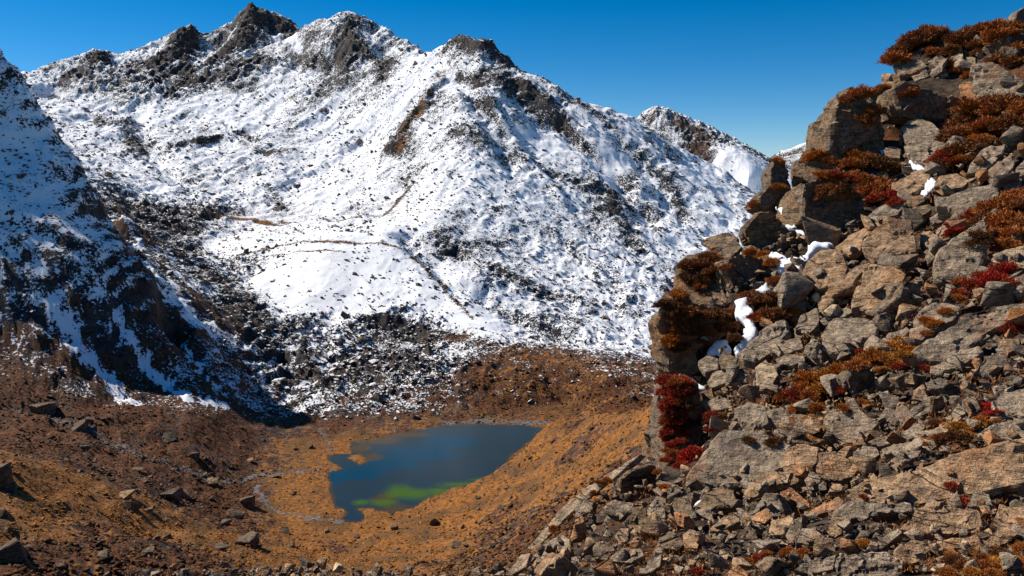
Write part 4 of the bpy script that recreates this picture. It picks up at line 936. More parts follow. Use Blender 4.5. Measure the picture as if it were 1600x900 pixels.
rock([(1350, 862), (1376, 842), (1402, 826), (1411, 831), (1374, 860)], 'l', 0.3, 'g', 0.2, 'thin slab pointing up to the right')
rock([(1404, 826), (1434, 800), (1456, 784), (1482, 790), (1530, 800), (1536, 824), (1482, 836), (1432, 831)], 'b', 0.45, 'w', 0.4, 'broad lumpy rock below the pale bedrock')
rock([(1398, 862), (1418, 846), (1450, 845), (1454, 860), (1430, 880), (1404, 882)], 'b', 0.5, 'w', 0.5, 'orange grey boulder right of the thin slab')
rock([(1454, 852), (1500, 840), (1560, 830), (1592, 834), (1572, 850), (1502, 866), (1460, 866)], 'b', 0.35, 'w', 0.4, 'long low slab above the golden heather')
rock([(1504, 867), (1514, 855), (1530, 855), (1529, 866)], 'l', 0.8, 'o', 0.9, 'single bright orange stone on the long low slab')
rock([(1512, 787), (1524, 770), (1545, 772), (1552, 790), (1516, 792)], 'b', 0.6, 'g', 0.15, 'plain grey block below the pale bedrock at the right')
rock([(1552, 814), (1562, 786), (1604, 796), (1604, 832), (1570, 830)], 'b', 0.5, 'w', 0.5, 'rusty slab with a dark base at the right edge')
rock([(1446, 786), (1456, 774), (1464, 784), (1480, 792), (1462, 798)], 'l', 0.7, 'g', 0.2, 'little pointed stone above the broad lumpy rock')
rock([(1354, 774), (1372, 764), (1388, 770), (1386, 782), (1360, 784)], 'b', 0.7, 'w', 0.9, 'rounded rusty stone at the lower edge of the bedrock')
# scree edge at the left
rock([(966, 770), (968, 750), (985, 735), (1010, 726), (1028, 726), (1031, 760), (1012, 781), (1000, 786), (976, 776)], 'f', 0.9, 'b', 0.5, 'big dark faced block with a pale top at the scree edge', D=19.0)
rock([(976, 742), (986, 730), (1012, 717), (1018, 720), (1000, 736)], 'l', 0.4, 'p', 0.2, 'pale flake resting on the big dark faced block', D=19.4)
rock([(824, 856), (850, 824), (884, 787), (940, 744), (1000, 709), (1008, 714), (952, 752), (902, 792), (880, 814), (838, 858)], 'l', 0.10, 'p', 0.15, 'very long thin pale slab along the scree edge', D=17.0, rough=0.5, thin=True)
rock([(893, 802), (911, 777), (930, 782), (925, 796), (906, 808), (897, 809)], 's', 0.6, 'g', 0.15, 'grey boulder with a lit left face on the scree edge')
rock([(880, 812), (883, 792), (894, 785), (892, 800), (886, 816)], 's', 0.6, 'p', 0.2, 'slim upright stone at the scree edge')
rock([(943, 792), (960, 782), (990, 786), (989, 800), (964, 806), (946, 802)], 'b', 0.6, 'g', 0.15, 'oval grey boulder below the dark faced block')
rock([(832, 869), (852, 848), (871, 835), (873, 846), (852, 874)], 'l', 0.5, 'g', 0.1, 'smooth grey slab at the lower left of the scree')
rock([(868, 846), (878, 835), (890, 842), (891, 858), (872, 862)], 'b', 0.6, 'g', 0.1, 'grey stone right of the smooth grey slab')
rock([(793, 892), (814, 866), (829, 864), (822, 885), (797, 900)], 'l', 0.5, 'p', 0.1, 'pale grey stone leaning at the scree tip')
rock([(843, 900), (855, 880), (880, 869), (900, 885), (899, 907), (846, 908)], 'f', 0.8, 'w', 0.3, 'tan block with a bright ridge at the bottom edge')
rock([(976, 818), (990, 792), (1010, 795), (1011, 816), (986, 826)], 'b', 0.7, 'b', 0.2, 'dark stone left of the upright pair')
rock([(1010, 798), (1025, 775), (1041, 779), (1039, 815), (1015, 817)], 'b', 0.7, 'g', 0.15, 'upright grey block with a lichen top')
rock([(1046, 798), (1054, 778), (1080, 775), (1084, 800), (1066, 809)], 'b', 0.7, 'b', 0.15, 'grey block left of the snow hole')
rock([(989, 824), (1005, 816), (1029, 820), (1025, 836), (1000, 834)], 'b', 0.6, 'w', 0.6, 'orange edged slab below the upright grey block')
rock([(961, 838), (970, 825), (982, 825), (981, 845), (968, 851)], 'l', 0.6, 'w', 0.3, 'pale tan oval stone in the lower scree')
rock([(925, 858), (930, 846), (954, 849), (961, 860), (946, 876), (930, 873)], 'b', 0.7, 'b', 0.2, 'dark pointed block in the left scree')
rock([(950, 872), (974, 855), (1000, 857), (1006, 868), (986, 880), (956, 877)], 'b', 0.6, 'g', 0.3, 'wide low boulder beside the dark pointed block')
rock([(1004, 893), (1018, 870), (1034, 864), (1031, 885), (1010, 898)], 'l', 0.6, 'g', 0.15, 'greenish grey stone at the lower scree')
rock([(1030, 847), (1032, 834), (1050, 829), (1071, 847), (1062, 859), (1036, 857)], 'b', 0.7, 'b', 0.3, 'dark cornered block below the rusty upright')
rock([(1066, 834), (1078, 827), (1096, 836), (1090, 856), (1070, 859)], 'l', 0.6, 'w', 0.4, 'upright tan stone right of the dark cornered block')
rock([(1067, 826), (1068, 806), (1078, 806), (1088, 820), (1084, 830)], 'f', 0.7, 'o', 0.5, 'rusty upright sliver below the snow hole')
rock([(1018, 764), (1036, 752), (1060, 756), (1058, 770), (1032, 776)], 'b', 0.6, 'g', 0.3, 'pale lichen covered stone right of the dark faced block')
rock([(1042, 768), (1056, 758), (1066, 762), (1060, 776), (1046, 778)], 'l', 0.6, 'g', 0.3, 'small tan stone below the lichen covered stone')
rock([(1080, 800), (1100, 772), (1122, 760), (1146, 764), (1150, 786), (1120, 792), (1100, 802)], 'b', 0.6, 'b', 0.3, 'brown stone group leader below the great slab'.replace('stone group leader', 'wedge lying'))
NBIG = len(ROCKS)
print('big rocks', NBIG)

# ------------------------------------------------------------------ loose stones, each of its own
BVA = BVHTree.FromPolygons([tuple(v) for v in np.concatenate(ALLV + [V2])], [tuple(f) for f in np.concatenate(ALLF).tolist()] + [tuple(int(i) + _no[0] for i in f) for f in F2])
def proto_mesh(i):
    V, F = hull(10 + i % 4, 500 + i, random.choice([0.35, 0.5, 0.65, 0.8, 0.95]), 0.30)
    bm = bmesh.new()
    vs = [bm.verts.new(v) for v in V]
    for f in F: bm.faces.new([vs[j] for j in f])
    bmesh.ops.dissolve_limit(bm, angle_limit=math.radians(14), verts=bm.verts, edges=bm.edges)
    bmesh.ops.bevel(bm, geom=bm.edges[:], offset=0.045, segments=1, affect='EDGES')
    bmesh.ops.triangulate(bm, faces=bm.faces)
    es = [e for e in bm.edges if e.calc_length() > 0.42]
    bmesh.ops.subdivide_edges(bm, edges=es, cuts=1)
    bmesh.ops.triangulate(bm, faces=bm.faces)
    bm.normal_update()
    P = np.array([v.co[:] for v in bm.verts]); N_ = np.array([v.normal[:] for v in bm.verts])
    P += N_ * (0.10 * vnoise(P, 0.9, i * 3 + 1, 3) + 0.04 * vnoise(P, 0.3, i * 5 + 2, 2))[:, None]
    F = np.array([[v.index for v in f.verts] for f in bm.faces]); bm.free()
    me = bpy.data.meshes.new('stone')
    me.from_pydata(P.tolist(), [], F.tolist()); me.materials.append(M_ROCK)
    me.polygons.foreach_set('use_smooth', np.ones(len(F), dtype=bool))
    me.set_sharp_from_angle(angle=math.radians(28))
    return me
PROTO = [proto_mesh(i) for i in range(20)]
ZONE_LOW = [(800, 880), (860, 835), (960, 752), (1040, 745), (1090, 700), (1110, 610), (1180, 560), (1240, 470), (1330, 400), (1420, 420), (1460, 470), (1420, 540), (1520, 560), (1610, 470), (1610, 905), (760, 905)]
ZONE_UP = [(1180, 450), (1290, 370), (1400, 290), (1440, 250), (1540, 220), (1600, 210), (1610, 470), (1450, 470), (1300, 480), (1200, 520)]
ZONE_TOP = [(1385, 110), (1430, 95), (1500, 70), (1600, 60), (1600, 230), (1500, 130)]
ZONE_EDGE = [(180, 908), (215, 884), (265, 878), (340, 893), (450, 880), (560, 884), (680, 888), (790, 884), (800, 908)]
def pip(x, y, poly): return bool(inside(np.array([x]), np.array([y]), poly)[0])
def zone_of(x, y):
    for z, k in ((ZONE_LOW, 'low'), (ZONE_UP, 'up'), (ZONE_TOP, 'top'), (ZONE_EDGE, 'edge')):
        if pip(x, y, z): return k
    return None
cand = []
rr = random.Random(11)
while len(cand) < 298:
    u = rr.random()
    if u < 0.62: x, y = rr.uniform(780, 1602), rr.uniform(560, 898)
    elif u < 0.90: x, y = rr.uniform(1180, 1602), rr.uniform(215, 560)
    elif u < 0.935: x, y = rr.uniform(1385, 1600), rr.uniform(60, 230)
    else: x, y = rr.uniform(180, 800), rr.uniform(879, 899)
    z = zone_of(x, y)
    if z is None: continue
    s = min(max(rr.lognormvariate(2.98, 0.40), 12), 24 if z == 'edge' else 46)
    if z != 'edge' and y < 660: s *= 1.3
    if any((x - a) ** 2 + (y - b) ** 2 < (0.40 * (s + c)) ** 2 for a, b, c, _ in cand): continue
    h2, ha = hit(x, y), hit(x, y, BVA)
    if h2 is None or ha is None: continue
    if ha.y < h2.y - 0.02 * h2.y and (y < 660 or rr.random() > 0.05): continue
    cand.append((x, y, s, ha))
PAL = [('grey', (1.0, 1.0, 1.0), 0.1), ('grey', (0.9, 0.93, 0.95), 0.0), ('tan', (1.25, 1.05, 0.85), 0.35), ('rusty', (1.45, 0.98, 0.66), 0.85), ('dark', (0.55, 0.54, 0.53), 0.1), ('pale', (1.45, 1.38, 1.25), 0.1)]
def short(lbl):
    for cut in (' with ', ' beside ', ' below ', ' in the ', ' at the ', ' under ', ' right of ', ' left of ', ' above ', ' on the ', ' by the ', ' between ', ' along ', ' against ', ' among ', ' resting ', ' lying ', ' rising ', ' of the ', ' poking ', ' standing ', ' touching '):
        if cut in lbl: lbl = lbl.split(cut)[0]
    return lbl
shorts = {}
for o_, x, y in ROCKS: shorts.setdefault(short(o_['label']), []).append((o_, x, y))
ANCH = [(v[0][1], v[0][2], k) for k, v in shorts.items() if len(v) == 1 and 2 <= len(k.split()) <= 5]
used = {}
def place_label(x, y, what):
    best = sorted(ANCH, key=lambda a: (a[0] - x) ** 2 + (a[1] - y) ** 2)[:4]
    out = []
    for ax, ay, nm in best:
        dx, dy = x - ax, y - ay
        w_ = 'just above' if abs(dy) > abs(dx) and dy < 0 else 'just below' if abs(dy) > abs(dx) else 'just left of' if dx < 0 else 'just right of'
        if math.hypot(dx, dy) > 75: w_ = w_.replace('just', 'well')
        out.append(f'{what} {w_} the {nm}')
    return out
def unique_label(x, y, adj, noun):
    for pre in ('', 'small ', 'low ', 'broken '):
        for l in place_label(x, y, f'{pre}{adj} {noun}'):
            if l not in used:
                used[l] = 1
                return l
    l = f'{adj} {noun} like its neighbours {place_label(x, y, "")[0].strip()}'
    used[l] = 1
    return l
for x, y, s, h in sorted(cand, key=lambda c: -c[2]):
    tn, colr, moss = rr.choice(PAL)
    me = rr.choice(PROTO)
    o = bpy.data.objects.new('stone', me); COL.objects.link(o)
    r_ = 0.5 * s * h.y / FPX
    o.scale = (r_ * rr.uniform(0.95, 1.35), r_ * rr.uniform(0.85, 1.2), r_ * rr.uniform(0.9, 1.25))
    o.rotation_euler = (rr.gauss(0, 0.45) - 0.1, rr.gauss(0, 0.45) - 0.45, rr.uniform(0, 6.28))
    o.location = (h.x, h.y, h.z + 0.30 * r_)
    j = rr.uniform(0.8, 1.2); o.color = (colr[0] * j, colr[1] * j, colr[2] * j, moss)
    lo = [v[2] for v in (me.vertices[k].co for k in range(0, len(me.vertices), 3))]
    shp = 'slab' if max(lo) - min(lo) < 0.9 else 'block' if max(lo) - min(lo) > 1.5 else 'stone'
    size_w = 'sizeable' if s > 25 else 'middling' if s > 17 else 'little'
    tag(o, unique_label(x, y, f'{size_w} {tn}', shp), 'stone', 'loose stones of the boulder field')
# rubble between them
pts, szs = [], []
def fill(n, poly, box, med, lift=0.0):
    k = 0
    for _ in range(n * 6):
        if k >= n: break
        x, y = rr.uniform(box[0], box[2]), rr.uniform(box[1], box[3])
        if not pip(x, y, poly): continue
        h2, ha = hit(x, y), hit(x, y, BVA)
        if h2 is None or ha is None or (ha.y < h2.y * 0.975 and rr.random() > 0.02): continue
        s = min(max(rr.lognormvariate(math.log(med), 0.4), 2.5), 15) * 0.5 * h2.y / FPX
        pts.append((h2.x, h2.y, h2.z - rr.uniform(0, 0.008) * h2.y + lift)); szs.append(s); k += 1
fill(2300, ZONE_LOW, (760, 400, 1605, 903), 9.5)
fill(420, ZONE_UP, (1180, 210, 1605, 520), 10)
fill(260, [(1020, 720), (1070, 500), (1100, 400), (1190, 360), (1300, 250), (1400, 130), (1440, 250), (1300, 380), (1180, 470), (1120, 600)], (1020, 130, 1440, 720), 11)
fill(150, ZONE_TOP, (1385, 60, 1600, 230), 7)
fill(500, ZONE_EDGE, (180, 878, 800, 906), 8)
n_ = len(pts); half = np.arange(n_) % 3
for kk, colr, al in ((0, (1, 1, 1), 0.1), (1, (1.25, 1.05, 0.85), 0.5), (2, (0.8, 0.8, 0.8), 0.2)):
    o = stones('scree', np.array(pts)[half == kk], np.array(szs)[half == kk], M_ROCK, 0.6); o.color = (*colr, al)

# ------------------------------------------------------------------ snow left in the gullies
def snow_patch(poly, label, nk='b'):
    poly = np.array(poly, dtype=float)
    n0 = len(poly)
    P_ = []
    for i in range(n0):                                  # soften the outline
        a, b = poly[i], poly[(i + 1) % n0]
        for f in (0.12, 0.38, 0.64, 0.88):
            P_.append(a + (b - a) * f + np.array((rr.gauss(0, 2.0), rr.gauss(0, 2.0))))
    cx, cy = poly.mean(0)
    hs_ = [hit(px, py, BVA) for px, py in P_]
    ds = [h.y for h in hs_ if h is not None]
    D = np.percentile(ds, 25) if ds else 30
    n = np.array(NORM[nk]); n /= np.linalg.norm(n)
    c = at(cx, cy, D - 0.1)
    fr = np.array([ray(*p) * (np.dot(n, c) / np.dot(n, ray(*p))) for p in P_])
    gap = [h.y - q[1] for h, q in zip(hs_, fr) if h is not None]
    sh = np.percentile(gap, 62) if gap else 0
    c = at(cx, cy, D - 0.1 + min(sh, 1.2))
    fr = np.array([ray(*p) * (np.dot(n, c) / np.dot(n, ray(*p))) for p in P_])
    m = fr.mean(0); ext = np.linalg.norm(fr - m, axis=1).mean()
    bm = bmesh.new()
    a = [bm.verts.new(v + n * 0.0) for v in fr]
    b = [bm.verts.new(m + (v - m) * 1.03 - n * 0.5 * ext) for v in fr]
    k = len(a)
    bm.faces.new(a); bm.faces.new(b[::-1])
    for i in range(k): bm.faces.new((a[(i + 1) % k], a[i], b[i], b[(i + 1) % k]))
    bmesh.ops.recalc_face_normals(bm, faces=bm.faces)
    bmesh.ops.triangulate(bm, faces=bm.faces)
    L = max(0.12, ext / 9)
    for _ in range(5):
        es = [e for e in bm.edges if e.calc_length() > L * 1.5]
        if not es or len(bm.faces) > 4000: break
        bmesh.ops.subdivide_edges(bm, edges=es, cuts=1); bmesh.ops.triangulate(bm, faces=[f for f in bm.faces if len(f.verts) > 3])
    bmesh.ops.smooth_vert(bm, verts=bm.verts, factor=0.5, use_axis_x=True, use_axis_y=True, use_axis_z=True)
    P = np.array([v.co[:] for v in bm.verts]); F = np.array([[v.index for v in f.verts] for f in bm.faces]); bm.free()
    P = P + n * (0.12 * ext * vnoise(P, ext * 0.45, 3, 3))[:, None]
    o = mesh_np('snow_patch', P - P.mean(0), F, M_SNOW); o.location = P.mean(0)
    return tag(o, label, 'snow patch')
snow_patch([(1200, 393), (1212, 391), (1232, 406), (1252, 421), (1246, 432), (1226, 438), (1218, 425)], 'white snow tongue above the round dark red bush', 'l')
snow_patch([(1226, 404), (1246, 402), (1262, 388), (1268, 378), (1300, 375), (1296, 384), (1272, 390), (1258, 410), (1248, 418)], 'bluish snow strip running up from the snow tongue')
snow_patch([(1146, 466), (1166, 462), (1173, 476), (1176, 502), (1183, 522), (1166, 546), (1150, 556), (1148, 540), (1164, 524), (1160, 505), (1150, 494)], 'tall narrow snow strip in the gully behind the heather outcrop')
snow_patch([(1116, 530), (1135, 527), (1141, 551), (1128, 555), (1104, 552)], 'small snow patch left of the tall snow gully')
snow_patch([(1177, 456), (1198, 438), (1205, 456)], 'triangular snow patch under the dark rounded rocks')
snow_patch([(1064, 598), (1074, 590), (1098, 600), (1103, 610), (1074, 610)], 'snow patch at the foot of the overhanging outcrop')
snow_patch([(1084, 529), (1098, 521), (1108, 529), (1096, 534)], 'tiny snow patch on the shaggy heather outcrop')
snow_patch([(1210, 323), (1222, 325), (1236, 332), (1236, 341), (1222, 336)], 'snow wedge on the dark ledge below the little pinnacle')
snow_patch([(1226, 348), (1240, 352), (1262, 366), (1258, 369), (1240, 360)], 'thin snow line along the crack above the low dark shelf')
snow_patch([(1419, 250), (1428, 246), (1448, 264), (1440, 268), (1424, 262)], 'snow patch at the foot of the tall grey block', 'l')
snow_patch([(1440, 298), (1446, 284), (1456, 277), (1465, 283), (1452, 302), (1444, 306)], 'snow patch right of the brown boulder high up', 'l')
snow_patch([(1351, 274), (1366, 272), (1394, 286), (1390, 289), (1366, 281)], 'narrow snow strip between rusty heather bushes high up', 'l')
snow_patch([(1083, 790), (1094, 780), (1104, 788), (1099, 801), (1085, 799)], 'round white snow hole in the scree')
snow_patch([(1448, 76), (1457, 76), (1461, 82), (1452, 84)], 'tiny snow patch in the summit heather', 'l')
snow_patch([(1374, 234), (1382, 231), (1385, 240), (1376, 246)], 'snow sliver in the dark cleft beside the rock tower')

# ------------------------------------------------------------------ heather bushes and grass
def bush_mesh(seed, n=4200, spread=1.0):
    r = np.random.default_rng(seed)
    th = r.uniform(0, 2 * np.pi, n); cz = r.uniform(-0.15, 1, n); sr = np.sqrt(1 - np.clip(cz, -1, 1) ** 2)
    dirn = np.stack([np.cos(th) * sr, np.sin(th) * sr, cz], -1)
    lump = 0.78 + 0.30 * perlin(dirn[:, 0] * 2.3 + seed, dirn[:, 1] * 2.3 + dirn[:, 2]) + 0.12 * perlin(dirn[:, 0] * 6, dirn[:, 1] * 6 + seed)
    base = dirn * (lump * r.uniform(0.45, 0.95, n))[:, None]; base[:, 2] *= 0.72
    d = dirn + r.normal(0, 0.55, (n, 3)); d[:, 2] += 0.35; d /= np.linalg.norm(d, axis=1, keepdims=True)
    ln = r.uniform(0.08, 0.21, n) * spread
    side = np.cross(d, r.normal(0, 1, (n, 3))); side /= np.linalg.norm(side, axis=1, keepdims=True)
    w_ = r.uniform(0.014, 0.034, n)[:, None]
    V = np.stack([base - side * w_, base + side * w_, base + d * ln[:, None]], 1).reshape(-1, 3)
    F = np.arange(3 * n).reshape(-1, 3)
    tone = np.repeat(r.uniform(0, 1, n), 3)
    me_o = mesh_np('heather_bush', V, F, M_BUSH, {'tone': tone}, smooth=False)
    me = me_o.data; bpy.data.objects.remove(me_o)
    return me
BUSH = [bush_mesh(40 + i) for i in range(6)]
BC = {'brown': (0.20, 0.072, 0.026), 'rusty': (0.30, 0.098, 0.024), 'red': (0.27, 0.034, 0.018), 'crimson': (0.33, 0.018, 0.014), 'dark': (0.11, 0.045, 0.018), 'golden': (0.40, 0.185, 0.035), 'orange': (0.34, 0.115, 0.018)}
nb = [0]
def bush(px, py, rad, colr, label=None, flat=0.82):
    h = hit(px, py, BVA)
    if h is None:
        for k in range(1, 12):
            h = hit(px + 2 * k, py + 3 * k, BVA)
            if h is not None: break
    if h is None: return
    o = bpy.data.objects.new('heather_bush', BUSH[nb[0] % len(BUSH)]); nb[0] += 1
    COL.objects.link(o)
    R_ = 1.85 * rad * h.y / FPX
    o.location = (h.x, h.y, h.z + 0.05 * R_)
    o.scale = (R_ * rr.uniform(0.95, 1.15), R_ * rr.uniform(0.9, 1.1), R_ * flat * rr.uniform(0.9, 1.15))
    o.rotation_euler = (rr.uniform(-0.2, 0.25), rr.uniform(-0.45, 0.0), rr.uniform(0, 6.28))
    c = BC[colr]; j = rr.uniform(0.85, 1.15)
    o.color = (c[0] * j, c[1] * j, c[2] * j, 1)
    noun = 'grass tussock' if colr == 'golden' else 'heather bush'
    tag(o, label or unique_label(px, py, colr + (' spreading' if rad > 17 else ' bushy' if rad > 11 else ' tufted'), noun), 'bush', 'heather bushes among the rocks')
BL = []
for a in [(1400, 68, 17, 'brown'), (1420, 60, 17, 'brown'), (1440, 58, 15, 'brown'), (1460, 60, 14, 'brown'), (1390, 86, 15, 'rusty'), (1412, 80, 18, 'brown'), (1438, 74, 17, 'dark'), (1460, 84, 10, 'rusty'), (1484, 82, 10, 'brown'), (1500, 66, 15, 'brown'),
          (1515, 56, 13, 'brown'), (1548, 50, 18, 'rusty'), (1572, 46, 16, 'rusty'), (1562, 62, 17, 'rusty'), (1530, 76, 12, 'brown'), (1560, 100, 14, 'brown'), (1585, 100, 14, 'brown'), (1486, 104, 10, 'rusty'), (1504, 116, 10, 'brown'),
          (1370, 130, 9, 'rusty'), (1345, 152, 15, 'rusty'), (1366, 176, 12, 'brown'), (1322, 158, 9, 'brown'), (1416, 152, 12, 'rusty'), (1350, 190, 12, 'brown'),
          (1500, 196, 18, 'brown'), (1525, 180, 22, 'rusty'), (1550, 168, 18, 'brown'), (1580, 170, 20, 'brown'), (1600, 178, 18, 'rusty'), (1480, 218, 17, 'brown'), (1510, 215, 20, 'brown'), (1545, 205, 20, 'rusty'), (1575, 200, 18, 'brown'), (1500, 240, 18, 'brown'), (1476, 248, 14, 'red'),
          (1470, 262, 12, 'dark'), (1522, 208, 9, 'red'), (1492, 255, 10, 'red'), (1545, 225, 12, 'brown'),
          (1300, 282, 15, 'red'), (1290, 300, 14, 'brown'), (1312, 300, 15, 'brown'), (1330, 262, 14, 'rusty'), (1350, 252, 13, 'rusty'), (1322, 282, 14, 'rusty'), (1382, 262, 15, 'dark'), (1362, 302, 18, 'rusty'), (1350, 288, 14, 'rusty'), (1382, 298, 14, 'brown'), (1372, 314, 12, 'red'), (1400, 306, 11, 'crimson'), (1398, 318, 9, 'red'),
          (1275, 250, 14, 'orange'), (1296, 256, 10, 'rusty'), (1216, 254, 7, 'orange'), (1215, 296, 10, 'orange'), (1180, 322, 9, 'rusty'),
          (1560, 330, 22, 'rusty'), (1585, 312, 16, 'rusty'), (1545, 352, 20, 'brown'), (1572, 352, 22, 'rusty'), (1596, 330, 16, 'brown'), (1550, 376, 20, 'brown'), (1578, 374, 18, 'rusty'), (1600, 356, 14, 'rusty'), (1532, 374, 14, 'dark'), (1594, 304, 10, 'red'),
          (1500, 352, 11, 'red'), (1490, 366, 10, 'crimson'), (1520, 336, 9, 'red'), (1510, 346, 8, 'red'), (1560, 392, 9, 'red'),
          (1565, 428, 16, 'crimson'), (1556, 444, 17, 'crimson'), (1578, 450, 14, 'red'), (1548, 462, 11, 'crimson'), (1540, 436, 13, 'red'), (1516, 450, 12, 'red'), (1496, 462, 11, 'red'), (1590, 510, 15, 'red'), (1578, 518, 11, 'red'), (1598, 496, 11, 'dark'),
          (1460, 508, 10, 'orange'), (1478, 490, 9, 'orange'), (1448, 522, 7, 'rusty'),
          (1110, 408, 14, 'brown'), (1090, 420, 15, 'brown'), (1075, 438, 12, 'dark'), (1118, 428, 12, 'brown'), (1100, 440, 12, 'dark'), (1062, 462, 10, 'orange'), (1190, 400, 9, 'orange'), (1206, 412, 8, 'orange'), (1172, 396, 8, 'orange'),
          (1052, 482, 13, 'dark'), (1072, 492, 14, 'brown'), (1095, 500, 15, 'brown'), (1120, 496, 14, 'dark'), (1062, 510, 14, 'brown'), (1080, 522, 13, 'dark'), (1105, 520, 13, 'brown'), (1130, 514, 11, 'brown'), (1050, 530, 12, 'orange'), (1062, 545, 11, 'dark'), (1140, 492, 10, 'brown'), (1152, 512, 9, 'brown'), (1098, 538, 9, 'brown'), (1148, 530, 8, 'dark'),
          (1190, 476, 15, 'brown'), (1210, 470, 13, 'dark'), (1202, 496, 14, 'brown'), (1184, 500, 11, 'red'), (1222, 490, 12, 'brown'), (1216, 444, 12, 'rusty'), (1240, 432, 9, 'crimson'), (1226, 462, 9, 'rusty'), (1240, 490, 8, 'orange'),
          (1048, 600, 14, 'red'), (1060, 615, 14, 'red'), (1050, 632, 13, 'red'), (1066, 640, 13, 'dark'), (1052, 655, 13, 'red'), (1070, 664, 12, 'dark'), (1044, 676, 10, 'red'), (1050, 700, 10, 'red'), (1042, 722, 9, 'red'), (1076, 612, 10, 'dark'),
          (1076, 716, 14, 'crimson'), (1064, 730, 9, 'red'), (1090, 708, 10, 'red'), (1116, 656, 11, 'red'), (1114, 672, 9, 'red'), (1128, 654, 8, 'dark'), (1170, 690, 8, 'dark'), (1208, 692, 9, 'dark'),
          (1372, 560, 16, 'golden'), (1390, 548, 14, 'golden'), (1408, 540, 13, 'orange'), (1350, 568, 14, 'orange'), (1392, 568, 14, 'golden'), (1410, 560, 12, 'golden'), (1350, 556, 10, 'red'), (1404, 574, 9, 'red'), (1422, 550, 10, 'orange'), (1446, 578, 9, 'red'),
          (1270, 598, 14, 'orange'), (1292, 590, 14, 'golden'), (1312, 582, 13, 'orange'), (1300, 604, 12, 'red'), (1280, 612, 12, 'golden'), (1256, 608, 12, 'rusty'), (1240, 616, 11, 'red'), (1226, 620, 10, 'rusty'), (1268, 622, 12, 'rusty'), (1260, 590, 10, 'orange'), (1250, 638, 10, 'rusty'), (1276, 640, 10, 'orange'), (1310, 612, 8, 'red'), (1244, 626, 8, 'red'),
          (1546, 640, 11, 'crimson'), (1548, 654, 10, 'red'), (1500, 670, 11, 'golden'), (1520, 668, 11, 'golden'), (1534, 660, 9, 'orange'), (1510, 680, 9, 'golden'), (1470, 688, 12, 'brown'), (1490, 684, 11, 'dark'), (1452, 694, 9, 'orange'), (1505, 662, 7, 'red'), (1462, 664, 9, 'brown'),
          (1185, 876, 9, 'red'), (1170, 880, 8, 'rusty'), (1196, 868, 8, 'rusty'), (1230, 864, 9, 'rusty'), (1256, 866, 8, 'rusty'), (1350, 850, 8, 'golden'), (1335, 856, 8, 'rusty'), (1090, 896, 9, 'red'), (1486, 760, 7, 'red'), (1500, 784, 9, 'red'), (1350, 778, 6, 'red'),
          (1490, 880, 12, 'dark'), (1512, 888, 14, 'brown'), (1536, 878, 13, 'brown'), (1560, 870, 14, 'dark'), (1545, 892, 14, 'rusty'), (1570, 888, 14, 'golden'), (1520, 898, 12, 'golden'), (1594, 884, 13, 'orange'), (1582, 846, 11, 'dark'), (1598, 862, 11, 'rusty'), (1480, 896, 10, 'rusty'),
          (938, 756, 7, 'orange'), (950, 752, 6, 'orange'), (866, 828, 7, 'rusty'), (1030, 742, 8, 'orange'), (1040, 765, 8, 'orange'), (930, 772, 6, 'rusty'), (1330, 700, 6, 'orange'), (1320, 640, 8, 'orange'), (1352, 632, 8, 'orange')]:
    BL.append(a); bush(*a)
# the mats spread on around the first bushes
for a in [b for b in BL if b[2] >= 10 and rr.random() < 0.62]:
    bush(a[0] + rr.uniform(-1.5, 1.5) * a[2], a[1] + rr.uniform(-0.9, 0.9) * a[2], a[2] * rr.uniform(0.6, 0.9), rr.choice([a[3], a[3], 'rusty', 'orange']), None, 0.7)
for a in [(1042, 596, 12, 'red'), (1056, 602, 12, 'rusty'), (1040, 616, 11, 'red'), (1060, 628, 12, 'rusty'), (1042, 642, 11, 'red'), (1058, 648, 11, 'red'), (1046, 662, 11, 'rusty'), (1058, 676, 11, 'red'), (1044, 690, 10, 'red'), (1054, 712, 10, 'rusty'), (1062, 694, 10, 'red')]: bush(*a)
# dry grass between the stones: blades nobody could count
def grass(name, n, zone, box, colr, hpx):
    bp = []
    for _ in range(n * 5):
        if len(bp) >= n: break
        x, y = rr.uniform(box[0], box[2]), rr.uniform(box[1], box[3])
        if not pip(x, y, zone): continue
        h = hit(x, y)
        if h is None or fbm(np.array([h.x]), np.array([h.y]), 2.2, 2, seed=31)[0] < 0.04: continue
        bp.append(h)
    r = np.random.default_rng(5); n = len(bp)
    B = np.array([b[:] for b in bp]); B[:, 2] -= 0.004 * B[:, 1]
    d = r.normal(0, 0.5, (n, 3)); d[:, 2] = 1; d /= np.linalg.norm(d, axis=1, keepdims=True)
    ln = (hpx * B[:, 1] / FPX * r.uniform(0.6, 1.5, n))[:, None]
    sd_ = np.cross(d, r.normal(0, 1, (n, 3))); sd_ /= np.linalg.norm(sd_, axis=1, keepdims=True); sd_ *= (0.9 * B[:, 1] / FPX)[:, None]
    V = np.stack([B - sd_, B + sd_, B + d * ln], 1).reshape(-1, 3)
    o = mesh_np(name, V, np.arange(3 * n).reshape(-1, 3), M_BUSH, {'tone': np.repeat(r.uniform(0, 1, n), 3)}, smooth=False)
    o.color = (*colr, 1)
    return tag(o, kind='stuff')
grass('dry_grass', 9000, ZONE_LOW, (800, 520, 1605, 903), (0.22, 0.085, 0.022), 6)
grass('dry_grass', 2600, [(1220, 430), (1330, 360), (1460, 250), (1600, 180), (1610, 520), (1300, 480)], (1220, 180, 1605, 520), (0.19, 0.06, 0.018), 6)

